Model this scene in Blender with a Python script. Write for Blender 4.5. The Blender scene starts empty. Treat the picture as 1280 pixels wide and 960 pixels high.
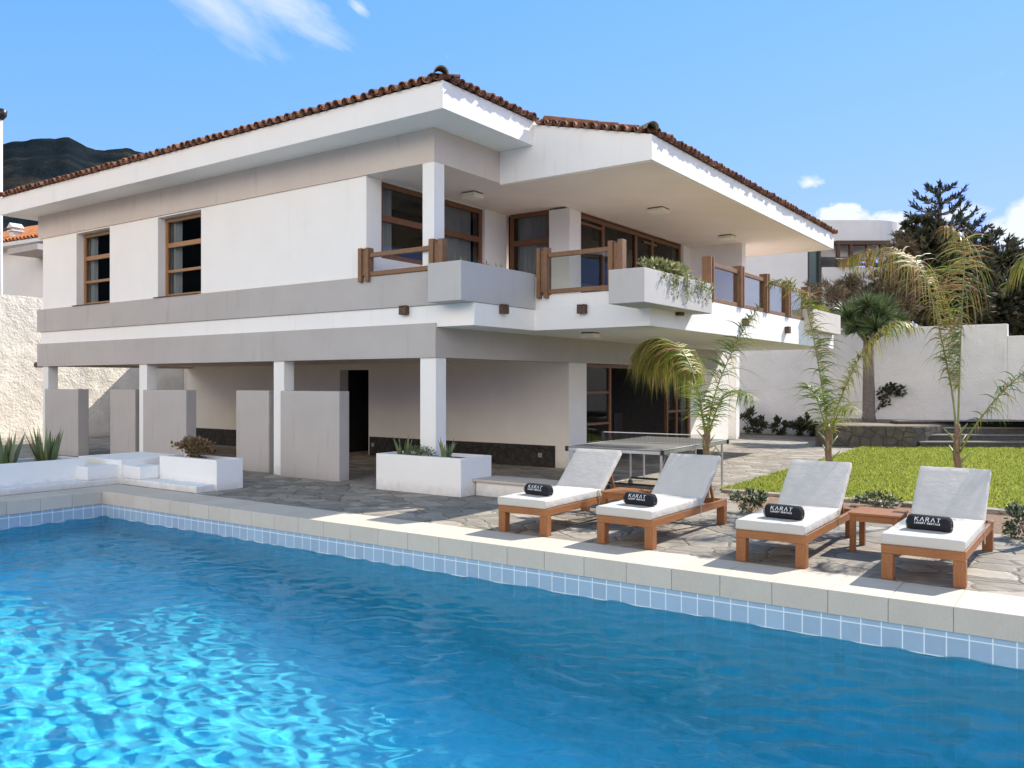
import bpy, math, random
import numpy as np
from mathutils import Vector, Matrix

random.seed(7); RNG = np.random.default_rng(7)
SC = bpy.context.scene
COL = SC.collection
rad = math.radians

# ------------------------------------------------------------------ camera
YAW = rad(35.07); FPX = 1056.7; CAMZ = 1.70
cam_d = bpy.data.cameras.new('camera'); cam = bpy.data.objects.new('camera', cam_d); COL.objects.link(cam)
cam.location = (0, 0, CAMZ); cam.rotation_euler = (rad(90), 0, YAW)
cam_d.sensor_fit = 'HORIZONTAL'; cam_d.sensor_width = 36; cam_d.lens = 36 * FPX / 1280
cam_d.shift_y = -1 / 1280
cam_d.clip_start = 0.05; cam_d.clip_end = 6000
SC.camera = cam
FW = np.array([-math.sin(YAW), math.cos(YAW), 0]); RT = np.array([math.cos(YAW), math.sin(YAW), 0]); UP = np.array([0, 0, 1.0])
def ray(px, py): return FW + RT * (px - 640) / FPX + UP * (479 - py) / FPX
CC = np.array([0, 0, CAMZ])
def at(px, py, Y): d = ray(px, py); return CC + d * (Y / d[1])          # the point seen at a pixel, Y metres along the garden
def deep(px, py, D): return CC + ray(px, py) * D                        # ... D metres in front of the viewer

# ------------------------------------------------------------------ light
KX, KY = 0.445, 1.05
SUN_EL = math.atan(1 / math.hypot(KX, KY)); SUN_AZ = math.atan2(KX, KY)   # azimuth from +Y towards +X
SUN_STR = 4.6; SKY_STR = 0.10
sun_d = bpy.data.lights.new('sun', 'SUN'); sun = bpy.data.objects.new('sun', sun_d); COL.objects.link(sun)
sun_d.energy = SUN_STR; sun_d.angle = rad(0.5); sun_d.color = (1, 0.93, 0.82)
sun.rotation_euler = Vector((-KX, -KY, -1)).to_track_quat('-Z', 'Y').to_euler()
sun.location = (10, 20, 30)
try: sun_d.cycles.is_caustics_light = True
except Exception: pass

W = bpy.data.worlds.new('World'); SC.world = W; W.use_nodes = True
nt = W.node_tree; nt.nodes.clear()
def N(t, ty, **kw):
    n = t.nodes.new(ty)
    for k, v in kw.items(): setattr(n, k, v)
    return n
wo = N(nt, 'ShaderNodeOutputWorld'); bg = N(nt, 'ShaderNodeBackground'); sky = N(nt, 'ShaderNodeTexSky')
sky.sky_type = 'NISHITA'; sky.sun_disc = False; sky.sun_elevation = SUN_EL; sky.sun_rotation = SUN_AZ
sky.air_density = 1.0; sky.dust_density = 0.0; sky.ozone_density = 6.0; sky.altitude = 100
bg.inputs['Strength'].default_value = SKY_STR
hs = N(nt, 'ShaderNodeHueSaturation'); hs.inputs['Saturation'].default_value = 1.12; hs.inputs['Value'].default_value = 1.5
nt.links.new(sky.outputs[0], hs.inputs['Color'])
tc = N(nt, 'ShaderNodeTexCoord')
def wmath(op, a, b=None, clamp=False):
    m = N(nt, 'ShaderNodeMath', operation=op, use_clamp=clamp)
    for i, v in enumerate((a, b)):
        if v is None: continue
        if isinstance(v, (int, float)): m.inputs[i].default_value = v
        else: nt.links.new(v, m.inputs[i])
    return m.outputs[0]
spc = N(nt, 'ShaderNodeSeparateColor'); nt.links.new(hs.outputs[0], spc.inputs[0]); cbc = N(nt, 'ShaderNodeCombineColor')
for i_, (ga, gb) in enumerate(((1.52, 1.56), (2.62, 3.03), (1.63, .6))):   # soft shoulder, so that the horizon does not burn out
    c_ = spc.outputs[i_]; nt.links.new(wmath('DIVIDE', wmath('MULTIPLY', c_, ga), wmath('ADD', wmath('MULTIPLY', c_, gb / 6.6), 1.0)), cbc.inputs[i_])
cur = cbc.outputs[0]
def cloud(px, py, rw, rh, rot, dens, scale, col=(6.0, 6.4, 6.9), stretch=3.0):
    """a wisp of cloud in a direction of the sky; rw, rh its angular half sizes"""
    global cur
    d = Vector(ray(px, py)).normalized(); r = Vector((d.y, -d.x, 0)).normalized(); u = r.cross(d)
    a = rad(rot); e1 = r * math.cos(a) + u * math.sin(a); e2 = -r * math.sin(a) + u * math.cos(a)
    def dot(v):
        n = N(nt, 'ShaderNodeVectorMath', operation='DOT_PRODUCT'); nt.links.new(tc.outputs['Generated'], n.inputs[0]); n.inputs[1].default_value = v; return n.outputs['Value']
    x = wmath('DIVIDE', dot(e1), rw); y = wmath('DIVIDE', dot(e2), rh); f = dot(d)
    rr = wmath('ADD', wmath('MULTIPLY', x, x), wmath('MULTIPLY', y, y))
    fall = wmath('SUBTRACT', 1.0, wmath('POWER', rr, 0.6), True)
    cb = N(nt, 'ShaderNodeCombineXYZ'); nt.links.new(wmath('MULTIPLY', x, 1.0 / stretch * rw / rh), cb.inputs[0]); nt.links.new(y, cb.inputs[1]); cb.inputs[2].default_value = px * 0.01
    no = N(nt, 'ShaderNodeTexNoise'); no.inputs['Scale'].default_value = scale; no.inputs['Detail'].default_value = 7; no.inputs['Roughness'].default_value = 0.6
    nt.links.new(cb.outputs[0], no.inputs['Vector'])
    m = wmath('SUBTRACT', wmath('ADD', no.outputs['Fac'], wmath('MULTIPLY', fall, 0.75)), 0.72, True)
    m = wmath('MULTIPLY', m, dens, True)
    m = wmath('MULTIPLY', m, wmath('GREATER_THAN', f, 0.2))
    mx = N(nt, 'ShaderNodeMix', data_type='RGBA'); nt.links.new(m, mx.inputs['Factor']); nt.links.new(cur, mx.inputs['A']); mx.inputs['B'].default_value = (*col, 1)
    cur = mx.outputs['Result']
cloud(272, 8, 0.12, 0.040, -33, 1.1, 1.5)
cloud(358, 8, 0.095, 0.032, -22, 1.1, 1.6)
cloud(449, 9, 0.020, 0.009, -35, 1.2, 1.2)
cloud(1012, 227, 0.020, 0.010, 0, 2.0, 1.6, stretch=1.5)
cloud(1050, 268, 0.040, 0.018, 0, 5.0, 1.6, stretch=1.3)
cloud(1105, 285, 0.050, 0.024, 0, 5.0, 1.6, stretch=1.3)
cloud(1290, 285, 0.060, 0.040, 0, 5.0, 1.6, stretch=1.3)
cloud(1190, 270, 0.050, 0.016, 10, 2.0, 1.6, stretch=1.6)
# unseen bright cloud bank added behind the viewer as fill light for shaded fronts
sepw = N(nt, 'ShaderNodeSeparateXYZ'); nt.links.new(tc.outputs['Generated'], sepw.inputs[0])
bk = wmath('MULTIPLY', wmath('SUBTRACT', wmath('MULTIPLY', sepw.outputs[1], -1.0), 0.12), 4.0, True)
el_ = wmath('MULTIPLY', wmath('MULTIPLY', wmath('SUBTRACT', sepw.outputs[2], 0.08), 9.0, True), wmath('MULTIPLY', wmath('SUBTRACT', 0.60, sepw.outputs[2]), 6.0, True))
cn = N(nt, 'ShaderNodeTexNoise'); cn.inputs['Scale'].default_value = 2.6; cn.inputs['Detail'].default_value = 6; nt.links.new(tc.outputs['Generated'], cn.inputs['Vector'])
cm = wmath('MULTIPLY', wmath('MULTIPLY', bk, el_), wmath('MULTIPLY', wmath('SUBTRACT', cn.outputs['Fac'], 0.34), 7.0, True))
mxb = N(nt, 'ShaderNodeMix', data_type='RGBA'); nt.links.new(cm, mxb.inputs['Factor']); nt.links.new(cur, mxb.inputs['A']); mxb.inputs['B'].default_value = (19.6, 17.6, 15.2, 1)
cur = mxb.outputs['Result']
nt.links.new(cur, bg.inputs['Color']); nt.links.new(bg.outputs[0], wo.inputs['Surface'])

vs = SC.view_settings
SC.display_settings.display_device = 'sRGB'
vs.view_transform = 'Standard'; vs.look = 'None'; vs.gamma = 1; vs.use_curve_mapping = False
vs.exposure = 0.66
SC.cycles.use_denoising = True
try: SC.cycles.denoiser = 'OPENIMAGEDENOISE'
except Exception: pass
SC.cycles.max_bounces = 8; SC.cycles.diffuse_bounces = 4; SC.cycles.glossy_bounces = 4; SC.cycles.transmission_bounces = 8; SC.cycles.transparent_max_bounces = 24
SC.cycles.caustics_refractive = True; SC.cycles.caustics_reflective = False
SC.cycles.sample_clamp_indirect = 12

# ------------------------------------------------------------------ materials
def new_mat(name):
    m = bpy.data.materials.new(name); m.use_nodes = True; t = m.node_tree
    b = t.nodes['Principled BSDF']; return m, t, b
def coords(t, scale=(1, 1, 1), kind='Object'):
    c = N(t, 'ShaderNodeTexCoord'); mp = N(t, 'ShaderNodeMapping'); mp.inputs['Scale'].default_value = scale
    t.links.new(c.outputs[kind], mp.inputs['Vector']); return mp.outputs[0]
def noise(t, vec, scale, detail=5, rough=0.55):
    n = N(t, 'ShaderNodeTexNoise'); n.inputs['Scale'].default_value = scale; n.inputs['Detail'].default_value = detail; n.inputs['Roughness'].default_value = rough
    t.links.new(vec, n.inputs['Vector']); return n.outputs['Fac']
def ramp(t, fac, stops):
    r = N(t, 'ShaderNodeValToRGB'); e = r.color_ramp.elements
    while len(e) < len(stops): e.new(0.5)
    for el, (p, c) in zip(e, stops): el.position = p; el.color = (*c, 1)
    t.links.new(fac, r.inputs['Fac']); return r.outputs['Color']
def mixc(t, fac, a, b, mode='MIX'):
    m = N(t, 'ShaderNodeMix', data_type='RGBA', blend_type=mode)
    for s, v in (('Factor', fac), ('A', a), ('B', b)):
        if isinstance(v, tuple): m.inputs[s].default_value = (*v, 1)
        elif isinstance(v, (int, float)): m.inputs[s].default_value = v
        else: t.links.new(v, m.inputs[s])
    return m.outputs['Result']
def tmath(t, op, a, b=None, clamp=False):
    m = N(t, 'ShaderNodeMath', operation=op, use_clamp=clamp)
    for i, v in enumerate((a, b)):
        if v is None: continue
        if isinstance(v, (int, float)): m.inputs[i].default_value = v
        else: t.links.new(v, m.inputs[i])
    return m.outputs[0]
def bump(t, b, h, strength, dist=0.01):
    n = N(t, 'ShaderNodeBump'); n.inputs['Strength'].default_value = strength; n.inputs['Distance'].default_value = dist
    t.links.new(h, n.inputs['Height']); t.links.new(n.outputs[0], b.inputs['Normal'])

def plaster(name, c, var=0.06, rough=0.85, stain=None, bs=0.25, bscale=60, bd=0.006):
    m, t, b = new_mat(name); v = coords(t)
    lo = tuple(x * (1 - var) for x in c); hi = tuple(min(1, x * (1 + var * .6)) for x in c)
    col = ramp(t, noise(t, v, 1.3, 6, .6), [(0.3, lo), (0.7, hi)])
    if stain:
        vs_ = coords(t, (3.0, 3.0, 0.35))
        f = ramp(t, noise(t, vs_, 2.2, 5, .65), [(0.58, (0, 0, 0)), (0.75, (1, 1, 1))])
        fm = tmath(t, 'MULTIPLY', f, 0.4)
        col = mixc(t, fm, col, stain)
    sz = N(t, 'ShaderNodeSeparateXYZ'); t.links.new(v, sz.inputs[0])
    d_ = tmath(t, 'SUBTRACT', tmath(t, 'MULTIPLY', noise(t, v, 7, 5, .7), .34), sz.outputs[2])
    col = mixc(t, tmath(t, 'MULTIPLY', tmath(t, 'MULTIPLY', d_, 5.0, True), .4), col, (.30, .25, .20))
    t.links.new(col, b.inputs['Base Color']); b.inputs['Roughness'].default_value = rough
    hb = tmath(t, 'ADD', noise(t, v, bscale, 4), tmath(t, 'MULTIPLY', noise(t, v, 2.2, 3), 3.0))
    bump(t, b, hb, bs, bd)
    return m
M = {}
M['white'] = plaster('white_plaster', (.90, .88, .855), .03, stain=(.74, .70, .64))
M['white_clean'] = plaster('white_paint', (.88, .865, .84), .03)
M['cream'] = plaster('cream_plaster', (.88, .835, .765), .05)
M['soffit'] = plaster('soffit_paint', (.88, .72, .61), .05)
M['grey_bounce'] = plaster('grey_plaster_bounce_tint', (.62, .55, .50), .06, stain=(.38, .34, .32))  # same paint as the other bands, warm bounced light put into the colour
M['grey'] = plaster('grey_plaster', (.48, .45, .43), .07, stain=(.30, .28, .27))
M['planter_grey'] = plaster('planter_grey', (.50, .485, .475), .05, stain=(.40, .38, .37))
M['pale_planter'] = plaster('pale_planter', (.62, .57, .52), .05)
M['rough_wall'] = plaster('rough_plaster', (.82, .765, .68), .22, stain=(.50, .42, .34), bs=.8, bscale=16, bd=.028)
M['rear_wall'] = plaster('rear_wall_plaster', (.76, .74, .73), .08, stain=(.52, .49, .47), bs=.8, bscale=20, bd=.02)
def simple(name, c, rough=0.6, metal=0.0, var=.1, scale=8):
    m, t, b = new_mat(name); v = coords(t)
    col = ramp(t, noise(t, v, scale), [(0.3, tuple(x * (1 - var) for x in c)), (0.7, tuple(min(1, x * (1 + var)) for x in c))])
    t.links.new(col, b.inputs['Base Color']); b.inputs['Roughness'].default_value = rough; b.inputs['Metallic'].default_value = metal
    return m
def wood(name, c, c2, rough=.55, stretch=(2, 2, 2), scale=6):
    m, t, b = new_mat(name); v = coords(t, stretch)
    n1 = noise(t, v, scale, 6, .65)
    col = ramp(t, n1, [(0.3, c2), (0.62, c)])
    v2 = coords(t, tuple(s * 6 for s in stretch)); n2 = noise(t, v2, scale, 3)
    col = mixc(t, .35, col, ramp(t, n2, [(0.35, tuple(x * .55 for x in c2)), (0.65, c)]))
    t.links.new(col, b.inputs['Base Color']); b.inputs['Roughness'].default_value = rough
    bump(t, b, n2, .15, .003)
    return m
M['teak_y'] = wood('teak_long', (.38, .155, .05), (.235, .085, .028), .5, (9, .8, 9))
M['teak_x'] = wood('teak_cross', (.38, .155, .05), (.235, .085, .028), .5, (.8, 9, 9))
M['teak_z'] = wood('teak_upright', (.36, .145, .048), (.22, .08, .026), .5, (9, 9, .8))
M['frame'] = wood('window_wood', (.24, .105, .042), (.14, .055, .025), .45, (6, 6, 1.5))
M['frame_light'] = wood('light_window_wood', (.42, .22, .10), (.30, .14, .06), .45, (6, 6, 1.5))
M['rail'] = wood('weathered_wood', (.28, .145, .07), (.15, .075, .04), .6, (5, 5, 1.5))
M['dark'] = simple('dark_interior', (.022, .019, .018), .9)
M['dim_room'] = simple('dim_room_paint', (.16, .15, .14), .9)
M['black_plastic'] = simple('black_plastic', (.015, .015, .017), .4)
M['towel'] = simple('black_towel', (.012, .012, .018), .95, var=.3, scale=150)
M['print'] = simple('white_print', (.75, .75, .75), .8, var=.02)
M['steel'] = simple('brushed_steel', (.62, .62, .62), .35, .9)
M['table_top'] = simple('table_top_paint', (.20, .195, .185), .45, var=.06)
M['line'] = simple('white_line_paint', (.7, .7, .68), .6, var=.04)
M['lamp'] = simple('lamp_glass', (.86, .80, .66), .5, var=.05)
M['soil'] = simple('dark_soil', (.05, .035, .025), .95, var=.4, scale=40)
M['knob'] = simple('beam_end_wood', (.10, .055, .035), .7, var=.4, scale=25)
M['socket'] = simple('socket_plastic', (.30, .29, .28), .5)
M['chair_dark'] = simple('dark_chair_wood', (.03, .022, .018), .5)

def fabric(name, c):
    m, t, b = new_mat(name); v = coords(t)
    n = noise(t, v, 9, 4)
    col = ramp(t, n, [(0.3, tuple(x * .95 for x in c)), (0.7, c)])
    t.links.new(col, b.inputs['Base Color']); b.inputs['Roughness'].default_value = .92
    w = noise(t, v, 420, 2)
    bump(t, b, tmath(t, 'ADD', tmath(t, 'MULTIPLY', w, .3), tmath(t, 'MULTIPLY', noise(t, v, 6, 3), 5.0)), .6, .006)
    return m
M['cushion'] = fabric('white_canvas', (.57, .535, .49))
M['curtain'] = fabric('sheer_curtain', (.80, .80, .82))

def glass(name, tint, base=.05):
    m = bpy.data.materials.new(name); m.use_nodes = True; t = m.node_tree; t.nodes.clear()
    o = N(t, 'ShaderNodeOutputMaterial'); mx = N(t, 'ShaderNodeMixShader'); tr = N(t, 'ShaderNodeBsdfTransparent'); gl = N(t, 'ShaderNodeBsdfGlossy')
    tr.inputs[0].default_value = (*tint, 1); gl.inputs['Roughness'].default_value = 0.015
    lw = N(t, 'ShaderNodeLayerWeight'); lw.inputs['Blend'].default_value = .5
    f = tmath(t, 'ADD', tmath(t, 'MULTIPLY', tmath(t, 'POWER', lw.outputs['Facing'], 5.0), .6), base, True)
    t.links.new(f, mx.inputs[0]); t.links.new(tr.outputs[0], mx.inputs[1]); t.links.new(gl.outputs[0], mx.inputs[2]); t.links.new(mx.outputs[0], o.inputs[0])
    return m
M['pane'] = glass('window_glass', (.70, .72, .72), .035)
M['rail_glass'] = glass('railing_glass', (.80, .83, .81), .04)

def tiles_roof(name, a, bcol, c):
    m, t, b = new_mat(name)
    g = N(t, 'ShaderNodeNewGeometry')
    col = ramp(t, g.outputs['Random Per Island'], [(0.0, a), (0.5, bcol), (1.0, c)])
    v = coords(t); col = mixc(t, ramp(t, noise(t, v, 9, 6, .7), [(.45, (0, 0, 0)), (.7, (.8, .8, .8))]), col, (.06, .045, .035))
    t.links.new(col, b.inputs['Base Color']); b.inputs['Roughness'].default_value = .9
    bump(t, b, noise(t, v, 50, 3), .4, .005)
    return m
M['roof_tile'] = tiles_roof('clay_tile', (.13, .048, .028), (.21, .08, .042), (.34, .16, .09))
M['orange_tile'] = tiles_roof('orange_tile', (.52, .17, .05), (.58, .20, .065), (.62, .25, .09))
M['ridge_tile'] = simple('mossy_ridge_tile', (.30, .24, .17), .95, var=.5, scale=18)

def flagstone():
    m, t, b = new_mat('flagstone'); v = coords(t, (1.0, 1.25, 1))
    # wobble the cells so that joints are not straight
    nz = N(t, 'ShaderNodeTexNoise'); nz.inputs['Scale'].default_value = 3.0; nz.inputs['Detail'].default_value = 3; t.links.new(v, nz.inputs['Vector'])
    vm = N(t, 'ShaderNodeVectorMath', operation='MULTIPLY_ADD'); t.links.new(nz.outputs['Color'], vm.inputs[0]); vm.inputs[1].default_value = (.26, .26, 0); t.links.new(v, vm.inputs[2])
    vo = N(t, 'ShaderNodeTexVoronoi', feature='DISTANCE_TO_EDGE'); vo.inputs['Scale'].default_value = 2.5; t.links.new(vm.outputs[0], vo.inputs['Vector'])
    vc = N(t, 'ShaderNodeTexVoronoi', feature='F1'); vc.inputs['Scale'].default_value = 2.5; t.links.new(vm.outputs[0], vc.inputs['Vector'])
    stone = ramp(t, noise(t, v, 4, 7, .65), [(.28, (.10, .088, .072)), (.5, (.25, .22, .18)), (.72, (.47, .41, .33))])
    sep = N(t, 'ShaderNodeSeparateColor'); t.links.new(vc.outputs['Color'], sep.inputs[0])
    stone = mixc(t, .55, stone, ramp(t, sep.outputs[0], [(0, (.15, .132, .11)), (.5, (.27, .24, .20)), (1, (.44, .385, .32))]))
    j = ramp(t, vo.outputs['Distance'], [(.006, (1, 1, 1)), (.030, (0, 0, 0))])
    wear = ramp(t, noise(t, v, 1.6, 4), [(.35, (.15, .15, .15)), (.65, (.85, .85, .85))])
    col = mixc(t, tmath(t, 'MULTIPLY', j, wear), stone, (.075, .062, .05))
    t.links.new(col, b.inputs['Base Color']); b.inputs['Roughness'].default_value = .8
    h = tmath(t, 'ADD', tmath(t, 'MULTIPLY', ramp(t, vo.outputs['Distance'], [(0, (0, 0, 0)), (.07, (1, 1, 1))]), 1.0), tmath(t, 'MULTIPLY', noise(t, v, 12, 6, .7), .7))
    bump(t, b, h, .9, .018)
    return m
M['flag'] = flagstone()
def coping():
    m, t, b = new_mat('coping_stone'); v = coords(t)
    col = ramp(t, noise(t, v, 5, 6, .6), [(.3, (.57, .475, .385)), (.7, (.66, .565, .465))])
    col = mixc(t, .4, col, ramp(t, noise(t, v, 60, 3), [(.3, (.49, .405, .325)), (.7, (.68, .58, .48))]))
    g = N(t, 'ShaderNodeNewGeometry'); col = mixc(t, .35, col, ramp(t, g.outputs['Random Per Island'], [(0, (.51, .425, .345)), (1, (.67, .575, .475))]))
    t.links.new(col, b.inputs['Base Color']); b.inputs['Roughness'].default_value = .75; bump(t, b, noise(t, v, 80, 3), .2, .003)
    return m
M['coping'] = coping()
M['grout'] = simple('joint_mortar', (.40, .35, .30), .9)
def pool_tile(name, tile, grout, size, island=True, rough=.25, var=.16, gw=.045, zoff=0.0):
    m, t, b = new_mat(name); c = N(t, 'ShaderNodeTexCoord')
    def cell(axis):
        sp = N(t, 'ShaderNodeSeparateXYZ'); t.links.new(c.outputs['Object'], sp.inputs[0]); return sp.outputs[axis]
    def fr(s, off=0.0):
        x = tmath(t, 'DIVIDE', tmath(t, 'ADD', s, off), size); f = tmath(t, 'FRACT', x); d = tmath(t, 'MINIMUM', f, tmath(t, 'SUBTRACT', 1.0, f)); return x, tmath(t, 'LESS_THAN', d, gw)
    x, gx = fr(cell(0)); y, gy = fr(cell(1)); z, gz = fr(cell(2), zoff)
    geo = N(t, 'ShaderNodeNewGeometry'); sn = N(t, 'ShaderNodeSeparateXYZ'); t.links.new(geo.outputs['Normal'], sn.inputs[0])
    ax = tmath(t, 'LESS_THAN', tmath(t, 'ABSOLUTE', sn.outputs[0]), .7); ay = tmath(t, 'LESS_THAN', tmath(t, 'ABSOLUTE', sn.outputs[1]), .7); az = tmath(t, 'LESS_THAN', tmath(t, 'ABSOLUTE', sn.outputs[2]), .7)
    g = tmath(t, 'MAXIMUM', tmath(t, 'MAXIMUM', tmath(t, 'MULTIPLY', gx, ax), tmath(t, 'MULTIPLY', gy, ay)), tmath(t, 'MULTIPLY', gz, az))
    cb = N(t, 'ShaderNodeCombineXYZ')
    for i, s in enumerate((x, y, z)): t.links.new(tmath(t, 'FLOOR', tmath(t, 'ADD', s, .001)), cb.inputs[i])
    wn = N(t, 'ShaderNodeTexWhiteNoise', noise_dimensions='3D'); t.links.new(cb.outputs[0], wn.inputs['Vector'])
    v = coords(t); n = tmath(t, 'ADD', tmath(t, 'MULTIPLY', wn.outputs['Value'], .4), tmath(t, 'MULTIPLY', noise(t, v, 14, 5, .7), .6))
    col = ramp(t, n, [(.25, tuple(k * (1 - var) for k in tile)), (.75, tuple(min(1, k * (1 + var)) for k in tile))])
    t.links.new(mixc(t, g, col, grout), b.inputs['Base Color']); b.inputs['Roughness'].default_value = rough
    return m
M['band_tile'] = pool_tile('blue_band_tile', (.36, .45, .55), (.78, .80, .82), .155, zoff=.085, gw=.032, var=.08)
M['floor_tile'] = pool_tile('pool_mosaic', (.06, .50, .56), (.09, .53, .58), .10, var=.12, rough=.5)

def water():
    m = bpy.data.materials.new('pool_water'); m.use_nodes = True; t = m.node_tree; t.nodes.clear()
    o = N(t, 'ShaderNodeOutputMaterial'); mx = N(t, 'ShaderNodeMixShader'); rf = N(t, 'ShaderNodeBsdfRefraction'); gl = N(t, 'ShaderNodeBsdfGlossy'); fr = N(t, 'ShaderNodeFresnel')
    rf.inputs['Color'].default_value = (.74, .82, .84, 1); rf.inputs['Roughness'].default_value = 0; rf.inputs['IOR'].default_value = 1.10
    gl.inputs['Roughness'].default_value = 0.0; gl.inputs['Color'].default_value = (.50, .60, .68, 1); fr.inputs['IOR'].default_value = 1.33
    tr = N(t, 'ShaderNodeBsdfTransparent'); tr.inputs[0].default_value = (.74, .82, .84, 1); m2 = N(t, 'ShaderNodeAddShader')
    ge = N(t, 'ShaderNodeNewGeometry'); nm = N(t, 'ShaderNodeMix', data_type='VECTOR'); nm.inputs['Factor'].default_value = .45; t.links.new(ge.outputs['Normal'], nm.inputs['A']); cz = N(t, 'ShaderNodeCombineXYZ'); t.links.new(tmath(t, 'SUBTRACT', 1.0, tmath(t, 'MULTIPLY', ge.outputs['Backfacing'], 2.0)), cz.inputs[2]); t.links.new(cz.outputs[0], nm.inputs['B'])
    nn_ = N(t, 'ShaderNodeVectorMath', operation='NORMALIZE'); t.links.new(nm.outputs['Result'], nn_.inputs[0]); wv = coords(t, (1.0, 1.0, 1.0)); rb_ = N(t, 'ShaderNodeMapping'); rb_.inputs['Rotation'].default_value = (0, 0, rad(-35)); rb_.inputs['Scale'].default_value = (.45, 1.5, 1); t.links.new(wv, rb_.inputs['Vector'])
    bp = N(t, 'ShaderNodeBump'); bp.inputs['Strength'].default_value = .5; bp.inputs['Distance'].default_value = .010; t.links.new(noise(t, rb_.outputs[0], 7.5, 3, .5), bp.inputs['Height']); t.links.new(nn_.outputs[0], bp.inputs['Normal'])
    t.links.new(bp.outputs[0], gl.inputs['Normal']); t.links.new(nn_.outputs[0], fr.inputs['Normal'])
    t.links.new(rf.outputs[0], m2.inputs[0]); t.links.new(tr.outputs[0], m2.inputs[1])
    t.links.new(fr.outputs[0], mx.inputs[0]); t.links.new(m2.outputs[0], mx.inputs[1]); t.links.new(gl.outputs[0], mx.inputs[2]); t.links.new(mx.outputs[0], o.inputs[0])
    return m
M['water'] = water()

def leafmat(name, stops, rough=.55, trans=.25):
    m, t, b = new_mat(name); g = N(t, 'ShaderNodeNewGeometry')
    col = ramp(t, g.outputs['Random Per Island'], stops)
    t.links.new(col, b.inputs['Base Color']); b.inputs['Roughness'].default_value = rough
    tl = N(t, 'ShaderNodeBsdfTranslucent'); t.links.new(col, tl.inputs[0]); mx = N(t, 'ShaderNodeMixShader'); mx.inputs[0].default_value = trans
    o = t.nodes['Material Output']; t.links.new(b.outputs[0], mx.inputs[1]); t.links.new(tl.outputs[0], mx.inputs[2]); t.links.new(mx.outputs[0], o.inputs[0])
    return m
M['grass'] = leafmat('grass_blades', [(0, (.09, .17, .025)), (.5, (.33, .40, .05)), (1, (.64, .58, .16))], .6, .4)
M['palm_green'] = leafmat('palm_leaflets', [(0, (.06, .13, .02)), (.55, (.15, .25, .04)), (.88, (.28, .33, .07)), (1, (.36, .28, .10))], .45, .35)
M['palm_yellow'] = leafmat('yellowing_leaflets', [(0, (.14, .23, .03)), (.5, (.32, .37, .06)), (.8, (.48, .42, .11)), (1, (.42, .23, .08))], .5, .35)
M['palm_dry'] = leafmat('dry_leaflets', [(0, (.24, .14, .06)), (.6, (.38, .24, .10)), (1, (.50, .37, .19))], .7, .25)
M['palm_stem'] = simple('palm_stem_green', (.22, .25, .08), .5, var=.3)
M['palm_trunk'] = simple('palm_trunk_bark', (.20, .13, .085), .9, var=.4, scale=30)
M['bark'] = simple('grey_bark', (.17, .14, .125), .9, var=.35, scale=25)
M['snake'] = leafmat('snake_plant_leaf', [(0, (.08, .12, .045)), (.6, (.16, .20, .08)), (1, (.30, .31, .16))], .45, .1)
M['herb'] = leafmat('herb_leaf', [(0, (.05, .09, .03)), (.6, (.10, .15, .05)), (1, (.17, .22, .08))], .6, .2)
M['jade'] = leafmat('jade_leaf', [(0, (.12, .07, .035)), (.6, (.21, .13, .06)), (1, (.30, .22, .10))], .5, .15)
M['succ'] = leafmat('trailing_leaf', [(0, (.12, .16, .06)), (.6, (.27, .29, .12)), (1, (.48, .44, .22))], .55, .2)
M['dark_leaf'] = leafmat('dark_foliage', [(0, (.020, .024, .012)), (.6, (.045, .050, .024)), (1, (.12, .105, .055))], .6, .15)
M['conifer'] = leafmat('conifer_needles', [(0, (.018, .034, .026)), (.6, (.035, .058, .042)), (1, (.07, .10, .07))], .6, .1)
M['dry_bush'] = leafmat('dry_twigs', [(0, (.06, .042, .025)), (.6, (.12, .085, .045)), (1, (.22, .17, .10))], .8, .2)
M['dragon'] = leafmat('dragon_leaf', [(0, (.05, .085, .03)), (.6, (.12, .17, .06)), (1, (.25, .29, .13))], .45, .15)
M['bush'] = leafmat('small_bush_leaf', [(0, (.03, .055, .02)), (.6, (.07, .10, .04)), (.80, (.15, .19, .08)), (1, (.70, .70, .62))], .5, .2)
def ground_mat(name, stops, scale, bs=.5):
    m, t, b = new_mat(name); v = coords(t)
    col = ramp(t, noise(t, v, scale, 8, .7), stops); t.links.new(col, b.inputs['Base Color']); b.inputs['Roughness'].default_value = .95
    bump(t, b, noise(t, v, scale * 9, 6, .7), bs, .02); return m
M['earth'] = ground_mat('dry_earth', [(.3, (.14, .10, .07)), (.7, (.30, .22, .15))], 1.2)
M['bed_soil'] = ground_mat('red_gravel_soil', [(.28, (.13, .075, .045)), (.5, (.30, .19, .12)), (.75, (.45, .33, .23))], 14, 1.0)
M['lawn_base'] = ground_mat('lawn_thatch', [(.3, (.12, .17, .025)), (.7, (.30, .31, .07))], 7)
M['step'] = simple('step_stone', (.07, .065, .06), .85, var=.25, scale=9)
M['tread'] = simple('tread_stone', (.19, .175, .155), .8, var=.15, scale=9)
def rubble(name, a, c, scale):
    m, t, b = new_mat(name); v = coords(t)
    vo = N(t, 'ShaderNodeTexVoronoi', feature='DISTANCE_TO_EDGE'); vo.inputs['Scale'].default_value = scale; t.links.new(v, vo.inputs['Vector'])
    col = ramp(t, noise(t, v, scale * 1.4, 6, .7), [(.3, a), (.7, c)])
    col = mixc(t, ramp(t, vo.outputs['Distance'], [(.02, (1, 1, 1)), (.06, (0, 0, 0))]), col, tuple(x * .85 for x in a))
    t.links.new(col, b.inputs['Base Color']); b.inputs['Roughness'].default_value = .85; bump(t, b, tmath(t, 'ADD', vo.outputs['Distance'], tmath(t, 'MULTIPLY', noise(t, v, scale * 5, 6, .7), .5)), .5, .04); return m
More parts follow.
